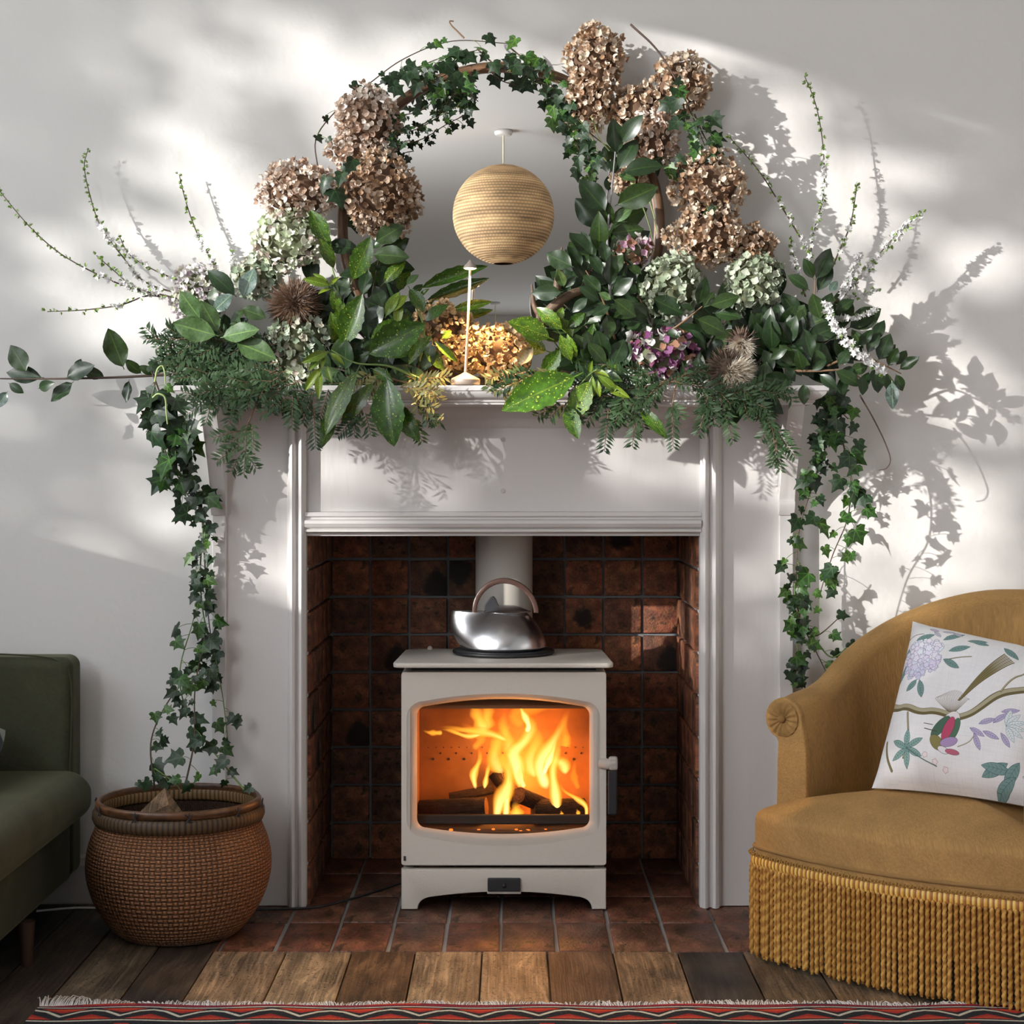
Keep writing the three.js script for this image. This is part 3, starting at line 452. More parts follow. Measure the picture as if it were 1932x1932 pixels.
// ---------- sofa ----------
{
  const vb = tex(256, 256, (u, v) => { const k = 0.8 + 0.3 * (fbm(u, v, 4, 4, 3, 31) - 0.5) + 0.14 * (fbm(u, v, 80, 80, 2, 44) - 0.5); return k; });
  const velvet = phys({ color: col(0.062, 0.064, 0.027), map: vb, roughness: 0.85, sheen: 0.7, sheenColor: col(0.62, 0.6, 0.36), sheenRoughness: 0.5 });
  const legm = std({ color: col(0.05, 0.024, 0.014), roughness: 0.4 });
  const t = thing('sofa', 'dark olive green velvet sofa on tapered wooden legs beside the basket', 'sofa', new V3(-1.16, 0, 0.05));
  const soft = (x0, x1, y0, y1, z0, z1, r, bulge = 0) => { const g = new RoundedBoxGeometry(x1 - x0, y1 - y0, z1 - z0, 8, r), p = g.attributes.position, hw = (x1 - x0) / 2, hh = (y1 - y0) / 2, hz = (z1 - z0) / 2; for (let i = 0; i < p.count; i++) { const x = p.getX(i) / hw, y = p.getY(i) / hh, z = p.getZ(i) / hz; p.setX(i, p.getX(i) + bulge * Math.sign(x) * Math.max(0, 1 - y * y) * Math.abs(x) ** 4); p.setY(i, p.getY(i) + bulge * 0.9 * y * (1 - x ** 6) * (1 - z ** 6)); } g.translate((x0 + x1) / 2, (y0 + y1) / 2, (z0 + z1) / 2); const pp_ = g.attributes.position, uv_ = []; for (let i = 0; i < pp_.count; i++) uv_.push(pp_.getX(i) * 2.2 + pp_.getY(i), pp_.getZ(i) * 2.2 + pp_.getY(i) * 2.2); g.setAttribute('uv', new THREE.Float32BufferAttribute(uv_, 2)); return g; };
  part('backrest', soft(-1.3, 0, 0.10, 0.686, 0, 0.125, 0.03, 0), velvet, t);
  part('seam', tube([new V3(-1.28, 0.678, 0.116), new V3(-0.03, 0.678, 0.116), new V3(-0.008, 0.655, 0.116), new V3(-0.008, 0.3, 0.116), new V3(-0.008, 0.12, 0.116)], 0.0022, 0.0022, 40, 6), velvet, t);
  part('base', soft(-1.3, 0.0, 0.105, 0.275, 0.125, 0.95, 0.012), velvet, t);
  part('seat_cushion', soft(-1.3, 0.048, 0.262, 0.392, 0.11, 1.08, 0.052, 0.014), velvet, t);
  for (const [lx, lz] of [[0.005, 0.563], [-1.2, 0.563]]) { const g = new THREE.CylinderGeometry(0.021, 0.013, 0.105, 20).translate(lx, 0.0535, lz), p = g.attributes.position; part('leg', g, legm, t); }
  part('back_leg', new THREE.CylinderGeometry(0.02, 0.013, 0.1, 16).translate(-0.12, 0.051, 0.06), legm, t);
  // a corner of a patterned cushion on the seat
  const pt = canvasTex(128, 128, (c) => { c.fillStyle = '#8d9388'; c.fillRect(0, 0, 128, 128); c.strokeStyle = '#2c3338'; c.lineWidth = 7; for (let i = -6; i < 12; i++) { c.beginPath(); c.moveTo(i * 22, 0); c.quadraticCurveTo(i * 22 + 40, 64, i * 22, 128); c.stroke(); } });
  const cg = grid(24, 24, (u, v) => { const x = u * 2 - 1, y = v * 2 - 1, th = 0.06 * Math.pow(Math.max(0, (1 - x ** 4) * (1 - y ** 4)), 0.6); return [x * 0.2 * (1 - 0.06 * y * y), y * 0.2 * (1 - 0.06 * x * x), th]; }), back = grid(24, 24, (u, v) => { const x = 1 - u * 2, y = v * 2 - 1, th = -0.06 * Math.pow(Math.max(0, (1 - x ** 4) * (1 - y ** 4)), 0.6); return [x * 0.2 * (1 - 0.06 * y * y), y * 0.2 * (1 - 0.06 * x * x), th]; });
  const cu = solo('sofa_cushion', merge([cg, back]), std({ map: pt, roughness: 0.9 }), 'corner of a grey patterned cushion lying on the green sofa seat', 'cushion', new V3(-1.475, 0.46, 0.45)); cu.rotation.set(-1.35, 0, 0.12);
}
// ---------- armchair ----------
const CH = new V3(1.062, 0, 0.536), TH = 40 * Math.PI / 180, CF = new V3(-Math.sin(TH), 0, Math.cos(TH)), CRt = new V3(Math.cos(TH), 0, Math.sin(TH));
const cl = (a, y, b) => [CRt.x * a + CF.x * b, y, CRt.z * a + CF.z * b];       // chair axes to the chair group's axes
{
  const vb = tex(512, 512, (u, v) => { const k = 0.86 + 0.16 * (fbm(u, v, 5, 5, 3, 61) - 0.5) + 0.16 * (fbm(u, v, 160, 120, 2, 74) - 0.5); return [k, k, k]; }), vbump = tex(256, 256, (u, v) => fbm(u, v, 64, 40, 3, 91), false, [3, 3]);
  const velvet = phys({ color: col(0.58, 0.325, 0.105), map: vb, roughness: 0.85, sheen: 0.35, sheenColor: col(0.8, 0.62, 0.33), sheenRoughness: 0.4, bumpMap: vbump, bumpScale: 0.001 });
  const t = thing('armchair', 'mustard velvet tub armchair with a scrolled arm and a deep bullion fringe', 'armchair', CH.clone());
  // plan of the tub: arm, round the back, arm
  const ra = 0.325, bF = 0.2, bB = -0.09, arc = Math.PI * ra, LA = bF - bB, total = 2 * LA + arc;
  const plan = (u) => { const s = u * total; if (s < LA) return [-ra, bF - s, -1, 0]; if (s > LA + arc) return [ra, bB + (s - LA - arc), 1, 0]; const a = Math.PI - ((s - LA) / arc) * Math.PI; return [ra * Math.cos(a), bB - ra * Math.sin(a), Math.cos(a), -Math.sin(a)]; };
  const hgt = (u) => { const m = 1 - Math.abs(u - 0.5) * 2; return 0.618 + 0.012 * sstep(0, 0.12, m) + 0.235 * sstep(0.1, 0.92, m) * (0.86 + 0.14 * m); };
  const lean = (u, y) => 0.075 * sstep(0.05, 0.7, 1 - Math.abs(u - 0.5) * 2) * Math.max(0, (y - 0.3) / 0.5);
  const roll = (u) => lerp(0.05, 0.042, sstep(0, 0.35, 1 - Math.abs(u - 0.5) * 2)), NS = 26;
  const sect = (u) => { // from the seat up the inner face, over the roll, down the outside: [offset outwards, height]
    const h = hgt(u), r = roll(u), o = lerp(0.016, 0.0, sstep(0, 0.5, 1 - Math.abs(u - 0.5) * 2)), P = [[-0.046, 0.2], [-0.047, 0.3], [-0.047, 0.4], [-0.046, lerp(0.4, h - r, 0.55)]];
    for (let i = 0; i <= 14; i++) { const a = lerp(Math.PI * 1.02, -Math.PI * 0.38, i / 14); P.push([o + r * Math.cos(a), h - r + r * Math.sin(a)]); }
    P.push([0.03, h - r * 2.15], [0.032, h - 0.15], [0.034, 0.35], [0.042, 0.25], [0.045, 0.16]); return P;
  };
  const nS = sect(0).length - 1, shell = (u, v) => { const [a, b, na, nb] = plan(u), [o, y] = sect(u)[Math.round(v * nS)], k = o + lean(u, y); return cl(a + na * k, y, b + nb * k); };
  const sg = grid(96, nS, shell); { const uv = sg.attributes.uv; for (let i = 0; i < uv.count; i++) uv.setXY(i, uv.getX(i) * 3, uv.getY(i) * 2); }
  part('tub_back', sg, velvet, t);
  // arm fronts: flat facing with a pleated button scroll
  for (const sd of [-1, 1]) {
    const u = sd < 0 ? 0 : 1, P = sect(u), pts = P.map(([o, y]) => new THREE.Vector2(sd * (ra + o), y)); const s = new THREE.Shape(pts);
    const g = new THREE.ExtrudeGeometry(s, { depth: 0.008, bevelEnabled: true, bevelSize: 0.004, bevelThickness: 0.006, bevelOffset: -0.002, bevelSegments: 3 }), p = g.attributes.position;
    for (let i = 0; i < p.count; i++) p.setXYZ(i, ...cl(p.getX(i), p.getY(i), bF + p.getZ(i) - 0.004)); g.computeVertexNormals(); const f = part('arm_front', planeUV(g, 3), velvet, t);
    const sc = new V3(...cl(sd * (ra + 0.016), hgt(0) - 0.05, bF + 0.01)), rs = 0.043;
    const pg = grid(72, 6, (uu, v) => { const a = uu * 2 * Math.PI, r = rs * (1 - v * 0.8), bump = 0.008 * Math.sin(Math.PI * (0.15 + 0.8 * v)) * (1 + 0.35 * Math.cos(a * 14)); const q = cl(r * Math.cos(a), r * Math.sin(a), bump); return [sc.x + q[0], sc.y + q[1], sc.z + q[2]]; }, true);
    part('scroll_pleats', pg, velvet, f); const bt = part('button', new THREE.SphereGeometry(0.0095, 16, 10), velvet, f); bt.position.set(...cl(0, 0, 0.008)).add(sc); bt.scale.set(1, 1, 0.7);
  }
  // seat: bowed front, domed top
  const out = new THREE.CatmullRomCurve3([[-0.366, 0.298], [-0.34, 0.312], [-0.25, 0.340], [-0.1, 0.366], [0, 0.372], [0.1, 0.366], [0.25, 0.340], [0.34, 0.312], [0.366, 0.298], [0.375, 0.27], [0.34, 0.215], [0.282, 0.19], [0.276, 0.05], [0.27, -0.1], [0.2, -0.27], [0, -0.345], [-0.2, -0.27], [-0.27, -0.1], [-0.276, 0.05], [-0.282, 0.19], [-0.34, 0.215], [-0.375, 0.27]].map(([a, b]) => new V3(a, 0, b)), true, 'centripetal');
  const NO = 160, OP = []; for (let i = 0; i <= NO; i++) OP.push(out.getPointAt((i % NO) / NO));
  const rings = [[1, 0.10], [1.0, 0.225], [1.0, 0.262], [1.0, 0.31], [0.999, 0.333], [0.992, 0.345], [0.965, 0.354], [0.88, 0.368], [0.74, 0.382], [0.58, 0.393], [0.4, 0.402], [0.2, 0.407], [0.0, 0.409]];
  const seatG = grid(NO, rings.length - 1, (u, v) => { const q = OP[Math.round(u * NO)], [k, y] = rings[Math.round(v * (rings.length - 1))]; return cl(q.x * k, y, (q.z - 0.02) * k + 0.02); }, true); { const p = seatG.attributes.position, uv = []; for (let i = 0; i < p.count; i++) uv.push(p.getX(i) * 2.4, p.getZ(i) * 2.4 + p.getY(i) * 2.4); seatG.setAttribute('uv', new THREE.Float32BufferAttribute(uv, 2)); }
  const seat = part('seat', seatG, velvet, t);
  // welt, braid and cords follow the bowed front and its returns
  const fr = (b, y) => { const L = []; for (let i = 0; i <= 70; i++) { const u = lerp(-0.072, 0.408, i / 70), q = out.getPointAt((u + 1) % 1), tn = out.getTangentAt((u + 1) % 1); const n = new V3(-tn.z, 0, tn.x); if (n.x * q.x + n.z * (q.z - 0.05) < 0) n.negate(); L.push(new V3(...cl(q.x + n.x * b, y, q.z + n.z * b))); } return L; };
  part('welt', tube(fr(0.002, 0.268), 0.005, 0.005, 140, 8), velvet, seat);
  const fringe = part('fringe_tape', grid(70, 1, (u, v) => { const L = fr(0.004, 0); const p = L[Math.round(u * 70)]; return [p.x, lerp(0.1, 0.25, v), p.z]; }), std({ color: col(0.3, 0.15, 0.035), roughness: 0.9 }), t);
  const stripe = tex(512, 16, (u, v) => { const s = (u * 96) % 1; return s < 0.34 ? [0.98, 0.86, 0.5] : s < 0.56 ? [0.94, 0.72, 0.32] : s < 0.8 ? [0.72, 0.48, 0.24] : [0.55, 0.34, 0.14]; });
  const bp = fr(0.008, 0), bl = grid(70, 4, (u, v) => { const p = bp[Math.round(u * 70)], q = bp[Math.min(70, Math.round(u * 70) + 1)], o = bp[Math.max(0, Math.round(u * 70) - 1)], n = new V3(-(q.z - o.z), 0, q.x - o.x).normalize().multiplyScalar(0.003 * (1 - (2 * v - 1) ** 2)); return [p.x + n.x, lerp(0.224, 0.247, v), p.z + n.z]; });
  part('braid', bl, std({ map: stripe, color: col(0.95, 0.92, 0.85), roughness: 0.55 }), t);
  { const c = new THREE.CatmullRomCurve3(fr(0.012, 0.251)), L = c.getLength(), n = Math.floor(L / 0.0085), gs = []; const lg = new THREE.TorusGeometry(0.0042, 0.0011, 4, 9); for (let i = 0; i < n; i++) { const p = c.getPointAt((i + 0.5) / n); gs.push(lg.clone().rotateY(i % 2 ? 0.7 : -0.4).translate(p.x, p.y + 0.001, p.z)); } const lp = part('braid_loops', merge(gs), std({ color: col(0.5, 0.27, 0.06), roughness: 0.6 }), t); lp.userData.kind = 'stuff'; }
  const cordGeo = (ph) => { const h = 0.218, nv = 84, C = []; const g = grid(8, nv, (u, v) => { const a = -u * 2 * Math.PI, tw = v * h / 0.0125 * Math.PI + ph, c = Math.cos(a - tw), r = 0.0055 * (0.58 + 0.54 * Math.abs(c)) * (v < 0.015 || v > 0.985 ? 0.6 : 1); C.push(...(c > 0 ? [1, 1, 1] : [0.62, 0.5, 0.4])); return [r * Math.cos(a), -v * h, r * Math.sin(a)]; }, true); g.setAttribute('color', new THREE.Float32BufferAttribute(C, 3)); return g; };
  const cg = [cordGeo(0), cordGeo(1.1), cordGeo(2.2)], cm = [[0.62, 0.34, 0.075], [0.68, 0.39, 0.095], [0.55, 0.285, 0.055]].map((c) => std({ color: col(...c), roughness: 0.55, vertexColors: true }));
  { const c = new THREE.CatmullRomCurve3(fr(0.009, 0.229)), L = c.getLength(), n = Math.floor(L / 0.0128); for (let i = 0; i < n; i++) { const p = c.getPointAt((i + 0.5) / n); const m = part('fringe_cord', pick(cg), pick(cm), fringe, p); m.rotation.set(rr(-0.02, 0.02), R() * 6.28, rr(-0.018, 0.018)); m.scale.y = rr(0.98, 1.025); } }
}
// printed cushion on the chair
{
  const tx = canvasTex(1024, 1024, (c, w) => {
    c.fillStyle = '#f4f2f1'; c.fillRect(0, 0, w, w); R = rng(91);
    for (let i = 0; i < 5000; i++) { c.fillStyle = `rgba(165,170,185,${0.05 + 0.06 * R()})`; if (R() < 0.5) c.fillRect(R() * w, R() * w, 50 + 60 * R(), 1.2); else c.fillRect(R() * w, R() * w, 1.2, 50 + 60 * R()); }
    const leaf = (x, y, a, l, wd, f = '#7f9f9a', s = '#41635f') => { c.save(); c.translate(x, y); c.rotate(a); c.beginPath(); c.moveTo(0, 0); c.bezierCurveTo(l * 0.3, -wd, l * 0.7, -wd * 0.8, l, 0); c.bezierCurveTo(l * 0.65, wd * 0.9, l * 0.3, wd * 0.7, 0, 0); c.fillStyle = f; c.fill(); c.strokeStyle = s; c.lineWidth = 2; c.stroke(); c.beginPath(); c.moveTo(0, 0); c.lineTo(l * 0.92, 0); for (let k = 1; k < 6; k++) { c.moveTo(l * k / 7, 0); c.lineTo(l * (k / 7 + 0.1), -wd * 0.45); c.moveTo(l * k / 7, 0); c.lineTo(l * (k / 7 + 0.1), wd * 0.4); } c.lineWidth = 1.3; c.stroke(); c.restore(); };
    const line = (p, wd, s) => { c.strokeStyle = s; c.lineWidth = wd; c.lineCap = c.lineJoin = 'round'; c.beginPath(); c.moveTo(p[0][0], p[0][1]); for (let i = 1; i < p.length - 1; i++) c.quadraticCurveTo(p[i][0], p[i][1], (p[i][0] + p[i + 1][0]) / 2, (p[i][1] + p[i + 1][1]) / 2); c.lineTo(...p[p.length - 1]); c.stroke(); };
    const petal = (x, y, r, f, s) => { c.beginPath(); for (let k = 0; k <= 18; k++) { const a = k / 18 * 6.283, q = r * (0.85 + 0.15 * Math.cos(a * 5 + x)); k ? c.lineTo(x + q * Math.cos(a), y + q * Math.sin(a)) : c.moveTo(x + q, y); } c.fillStyle = f; c.fill(); c.strokeStyle = s; c.lineWidth = 1.6; c.stroke(); };
    const twig = (p, wd) => { line(p, wd, '#6f6442'); line(p.map(([x, y]) => [x, y - wd * 0.2]), wd * 0.5, '#b3aa8d'); };
    // branch and twigs
    twig([[0, 560], [70, 610], [150, 600], [250, 640], [330, 610], [420, 620]], 42); twig([[420, 640], [520, 620], [600, 560], [680, 450], [760, 400], [900, 340], [1024, 300]], 44); twig([[170, 640], [190, 700], [210, 760], [215, 820], [200, 900]], 12); twig([[690, 430], [720, 330], [800, 250], [840, 200]], 10); line([[60, 800], [80, 880], [130, 960]], 14, '#7d7350'); line([[20, 150], [70, 120], [130, 110]], 5, '#6f6442'); line([[330, 280], [400, 250], [470, 230]], 6, '#8d8366');
    // lilac bloom
    for (const [x, y, a, l] of [[90, 170, -0.5, 130], [80, 200, 2.2, 90], [270, 140, -0.7, 130], [330, 220, -0.45, 130], [310, 280, 0.35, 110], [60, 330, 1.9, 110], [190, 430, 1.2, 120], [170, 430, 2.2, 90]]) leaf(x, y, a, l, 32);
    for (let i = 0; i < 130; i++) { const a = R() * 6.283, r = Math.sqrt(R()), x = 170 + r * 120 * Math.cos(a), y = 290 + r * 135 * Math.sin(a) + (x > 200 ? -30 : 0), d = (y - 170) / 260; petal(x, y, 14 + 16 * R(), `rgb(${Math.round(lerp(250, 205, clamp(d * 0.8 + R() * 0.25)))},${Math.round(lerp(250, 200, clamp(d * 0.8 + R() * 0.25)))},${Math.round(lerp(252, 226, clamp(d)))})`, 'rgba(90,84,125,.8)'); }
    // lower sprig, flowers
    for (let k = 0; k < 6; k++) leaf(215, 850, 0.4 + k * 1.05, 105, 27, '#8fb0a8'); for (let k = 0; k < 3; k++) petal(330 + k * 60, 880 + k * 30, 17, '#f7e9ea', '#b98a90'); line([[215, 850], [300, 900], [400, 930]], 5, '#5b776f');
    for (const [x, y, a] of [[560, 690, 0.4], [610, 660, -0.5], [590, 720, 1.1], [640, 700, 0.3], [690, 640, -0.9], [740, 690, 0.9], [720, 560, -0.4]]) leaf(x, y, a, 100, 24, '#c3b9d6', '#6e6592'); for (let k = 0; k < 6; k++) leaf(760, 640, -1.5 + k * 0.5, 110, 26, '#eef2f2', '#7b9aa5'); for (const [x, y, a] of [[800, 860, 2.6], [820, 900, 3.2], [860, 840, 2.1], [840, 920, 2.4]]) leaf(x, y, a, 170, 44, '#7f9f9c'); for (let k = 0; k < 8; k++) petal(900 + R() * 80, 860 + R() * 90, 24, '#e6e2ee', '#7d7696'); leaf(430, 110, 0.1, 110, 28); leaf(520, 90, 2.9, 110, 28); leaf(620, 110, 0.6, 120, 30); for (let k = 0; k < 8; k++) petal(880 + R() * 90, 120 + R() * 120, 28, '#e9e6f0', '#8d86a8'); for (const a of [0.5, 1.6, 2.6, 3.6]) leaf(910, 180, a, 140, 36);
    for (const [x, y, a] of [[150, 60, 0.2], [190, 80, 0.6], [240, 70, -0.2], [300, 60, 0.3]]) leaf(x, y, a, 70, 18, '#d8d2df', '#7f7890');
    // long-tailed bird
    for (let k = 0; k < 26; k++) { const u = k / 25; line([[405 + 40 * u, 600], [430 + 90 * u - 120 * (1 - u), 540 - 40 * u], [330 + 190 * u, 520 - 60 * Math.sin(u * 3.1)]], 2, 'rgba(105,90,70,.8)'); } for (let k = 0; k < 9; k++) { const u = k / 8; line([[450 + 10 * u, 520], [540 + 30 * u, 380 + 20 * u], [640 + 70 * u, 160 + 55 * u]], 7, k % 2 ? '#8a7d52' : '#6d6240'); }
    c.save(); c.translate(428, 700); c.rotate(0.25); c.scale(1.22, 1.22); const el = (x, y, rx, ry, f, a = 0) => { c.beginPath(); c.ellipse(x, y, rx, ry, a, 0, 7); c.fillStyle = f; c.fill(); c.strokeStyle = 'rgba(60,60,55,.6)'; c.lineWidth = 2; c.stroke(); }; el(0, -30, 40, 60, '#efe6e4'); el(-34, 10, 24, 66, '#4f6f5c', 0.2); el(34, -4, 22, 60, '#55775f', -0.15); el(4, 6, 24, 66, '#c2506e', -0.1); el(-14, 90, 44, 26, '#8d8450', 0.6); el(38, 66, 42, 24, '#b196bf', -0.6); el(30, 112, 28, 15, '#efe9ea', 0.1); el(72, 104, 32, 12, '#c56b80', -0.2); c.restore(); line([[510, 810], [570, 780], [590, 740]], 6, '#a9a08c'); line([[300, 730], [370, 735]], 5, '#55503f'); line([[290, 700], [340, 700]], 4, '#55503f');
    R = rng(17);
  });
  const TLc = at(1722, 1172, 0.335), BL = at(1645, 1487, 0.54), BR = at(1990, 1533, 0.80), TR = at(2056, 1240, 0.6), c0 = TLc.clone().add(BL).add(BR).add(TR).multiplyScalar(0.25);
  const nrm = BR.clone().sub(BL).cross(TLc.clone().sub(BL)).normalize();
  const face = (sg) => grid(40, 40, (u0, v) => { const u = sg > 0 ? u0 : 1 - u0, x = u * 2 - 1, y = v * 2 - 1, px = 1 - 0.075 * (1 - y * y) * 0 , kx = x * (1 - 0.07 * (1 - x * x)) , e = 0.055 * (1 - y * y) , f = 0.05 * (1 - x * x); const uu = 0.5 + 0.5 * x * (1 - e), vv = 0.5 + 0.5 * y * (1 - f); const p = BL.clone().multiplyScalar((1 - uu) * (1 - vv)).addScaledVector(BR, uu * (1 - vv)).addScaledVector(TLc, (1 - uu) * vv).addScaledVector(TR, uu * vv); const th = sg * 0.095 * Math.pow(Math.max(0, (1 - x ** 4) * (1 - y ** 4)), 0.62) * (1 + 0.05 * Math.sin(5 * x + 3 * y)) + sg * 0.004 * Math.sin(9 * x - 6 * y + 2 * Math.sin(4 * y)) * (1 - x * x) * (1 - y * y) - (sg > 0 ? 0.02 * Math.exp(-(((x - 0.35 - 0.25 * (1 - y)) / 0.05) ** 2)) * sstep(0.2, 0.95, y) * (1 - y ** 8) : 0); p.addScaledVector(nrm, th).sub(c0); return p.toArray(); });
  const f = face(1), b = face(-1);
  const t = thing('printed_cushion', 'white linen cushion printed with flowers and a bird, leaning in the mustard armchair', 'cushion', c0);
  const lin = std({ map: tx, color: col(0.93, 0.93, 0.94), roughness: 0.95 }); part('printed_front', f, lin, t); part('plain_back', b, std({ color: col(0.75, 0.74, 0.73), roughness: 0.95 }), t);
}
// ---------- rug ----------
{
  const zb = D - F * H / (1906 - YH), x0 = -1.03, x1 = 1.75, z1 = 2.7;
  const tx = canvasTex(2048, 1024, (c, w, h) => {        // 2.78 m by 1.39 m of rug, repeated
    const m = w / 2.78, Z = (z) => z * m; c.fillStyle = '#7c1c17'; c.fillRect(0, 0, w, h);
    c.fillStyle = '#15161c'; c.fillRect(0, Z(0.012), w, Z(0.2)); c.fillStyle = '#8d1a38'; c.fillRect(0, 0, w, Z(0.008)); c.fillStyle = '#d8d3c2'; c.fillRect(0, Z(0.014), w, Z(0.006));
    const P = 0.128, n = 23; for (let i = -1; i < n; i++) { const x = i * P;
      const tri = (a, z, ht, dir, f) => { c.fillStyle = f; c.beginPath(); c.moveTo(Z(a - 0.052), Z(z)); c.lineTo(Z(a + 0.052), Z(z)); c.lineTo(Z(a), Z(z + dir * ht)); c.fill(); };
      tri(x + P * 0.5, 0.026, 0.03, 1, '#b3271c'); tri(x + P * 0.5, 0.028, 0.014, 1, '#c9421f'); tri(x, 0.098, 0.034, -1, '#a32219'); tri(x, 0.096, 0.016, -1, '#c2401f');
    }
    c.strokeStyle = '#d3cdb9'; c.lineWidth = Z(0.0095); c.lineJoin = 'round'; c.beginPath(); for (let i = -1; i < n; i++) { const x = i * P; c.lineTo(Z(x), Z(0.036)); c.lineTo(Z(x + P * 0.22), Z(0.045)); c.lineTo(Z(x + P / 2), Z(0.078)); c.lineTo(Z(x + P * 0.78), Z(0.045)); } c.stroke();
    c.fillStyle = '#d3cdb9'; c.fillRect(0, Z(0.104), w, Z(0.008)); for (let i = 0; i < n * 2; i++) { c.fillStyle = i % 2 ? '#b3271c' : '#15161c'; c.fillRect(Z(i * P / 2), Z(0.13), Z(P / 4), Z(0.06)); } c.fillStyle = '#d3cdb9'; c.fillRect(0, Z(0.2), w, Z(0.01)); for (let j = 0; j < 5; j++) for (let i = 0; i < 9; i++) { c.fillStyle = (i + j) % 2 ? '#20242c' : '#c9421f'; c.save(); c.translate(Z(0.15 + i * 0.31), Z(0.4 + j * 0.24)); c.rotate(0.785); c.fillRect(-Z(0.06), -Z(0.06), Z(0.12), Z(0.12)); c.restore(); }
    for (let i = 0; i < 60000; i++) { c.fillStyle = R() < 0.5 ? 'rgba(0,0,0,.16)' : 'rgba(255,235,210,.10)'; c.fillRect(R() * w, R() * h, 2, 3); }
  });
  const pile = tex(256, 256, (u, v) => fbm(u, v, 70, 120, 2, 8), false, [9, 9]);
  const t = thing('rug', 'red, black and cream woven rug with zigzag border and white fringe', 'rug', new V3(0, 0.001, zb));
  const g = grid(160, 60, (u, v) => { const x = lerp(x0, x1, u), e = Math.min(1, v * 40) * (0.8 + 0.2 * Math.sin(x * 21)); return [x, 0.004 + 0.008 * e, lerp(-0.006 + 0.004 * Math.sin(x * 9) + 0.012 * sstep(0.04, 0, u), z1 - zb, v * v)]; }), uv = [], p = g.attributes.position; for (let i = 0; i < p.count; i++) uv.push((p.getX(i) - x0) / 2.78, 1 - p.getZ(i) / 1.39); g.setAttribute('uv', new THREE.Float32BufferAttribute(uv, 2));
  part('woven_field', g, std({ map: tx, roughness: 1, bumpMap: pile, bumpScale: 0.004 }), t);
  part('edge', grid(160, 1, (u, v) => { const x = lerp(x0, x1, u); return [x, lerp(0, 0.0045, v), -0.006 + 0.004 * Math.sin(x * 9) + 0.012 * sstep(0.04, 0, u)]; }), std({ color: col(0.3, 0.04, 0.07), roughness: 1 }), t);
  const gs = []; for (let i = 0; i < 1500; i++) { const x = lerp(x0, x1, (i + R()) / 1500), cl0 = fbm((x + 2) / 4, 0.5, 40, 3, 3, 12), edge = sstep(-0.85, -1.0, x), l = lerp(0.012, 0.05, Math.max(0, cl0 - 0.35) * 1.6) + edge * 0.03, dx = rr(-0.012, 0.012) + 0.012 * Math.sin(x * 50), z0 = -0.004 + 0.004 * Math.sin(x * 9), hgt = rr(0.001, 0.010) + edge * 0.006; gs.push(tube([new V3(x, 0.005, z0 + 0.006), new V3(x + dx * 0.4, 0.006 + hgt, z0 - l * 0.5), new V3(x + dx, 0.002 + hgt * 0.5, z0 - l)], 0.0018, 0.0009, 3, 3)); }
  const fr = part('fringe', merge(gs), std({ color: col(0.8, 0.74, 0.7), roughness: 1 }), t); fr.userData.kind = 'stuff';
}
// ---------- cables ----------
{
  const fl = (px, py) => at(px, py, D - F * (H - 0.004) / (py - YH));
  solo('black_cable', tube([fl(380, 1722), fl(490, 1716), fl(560, 1714), fl(600, 1711), fl(655, 1698), fl(710, 1681), fl(775, 1659)], 0.0032, 0.0032, 60, 8), M.black, 'thin black cable running over the hearth tiles towards the stove', 'cable');
  solo('white_cable', tube([fl(40, 1722), fl(90, 1717), fl(140, 1713), fl(185, 1713), fl(240, 1716)], 0.003, 0.003, 30, 8), M.white, 'thin white cable on the dark boards along the skirting', 'cable');
}
// ---------- foliage: shared shapes and materials ----------
R = rng(4711);
function leafGeo({ w = 0.34, fold = 0.12, bend = 0.12, wave = 0, tw = 0, pow = 0.85, sk = 0.92, nu = 4, nv = 8, petiole = 0.06, tooth = 0 }) {
  const blade = grid(nu, nv, (u, v) => {
    const x = u * 2 - 1, k = w * 0.5 * Math.pow(Math.max(0.0001, Math.sin(Math.PI * Math.pow(v, sk))), pow) * (1 + tooth * (Math.abs(x) > 0.9 ? ((Math.round(v * nv) % 2) * 2 - 1) : 0)), y = petiole + (1 - petiole) * v, a = tw * (v - 0.3), zz = Math.abs(x) * k * fold * 2 + bend * (0.25 - (v - 0.5) ** 2) * 1.2 + wave * Math.sin(v * 13) * x * x * w;
    return [k * x * Math.cos(a), y, zz + k * x * Math.sin(a)]; });
  const st = grid(3, 1, (u, v) => [0.011 * Math.cos(u * 6.283), v * (petiole + 0.02) - 0.005, 0.011 * Math.sin(u * 6.283)]);
  return merge([blade, st]);
}
const LG = {
  bay: [leafGeo({ w: 0.44, bend: 0.1, wave: 0.05 }), leafGeo({ w: 0.47, fold: 0.2, bend: -0.08, wave: 0.08 }), leafGeo({ w: 0.42, bend: 0.22, tw: 0.4 }), leafGeo({ w: 0.5, bend: 0.05, fold: 0.05, wave: 0.06 })],
  aucuba: [leafGeo({ w: 0.34, bend: 0.16, tooth: 0.05, nv: 12, sk: 0.95, petiole: 0.1 }), leafGeo({ w: 0.38, fold: 0.25, bend: 0.1, tooth: 0.06, nv: 12, petiole: 0.1 }), leafGeo({ w: 0.31, bend: 0.3, tw: 0.4, tooth: 0.05, nv: 12, petiole: 0.12 })],
  young: [leafGeo({ w: 0.3, bend: 0.3, fold: 0.3 }), leafGeo({ w: 0.26, bend: 0.2, tw: 0.6, fold: 0.3 })],
};
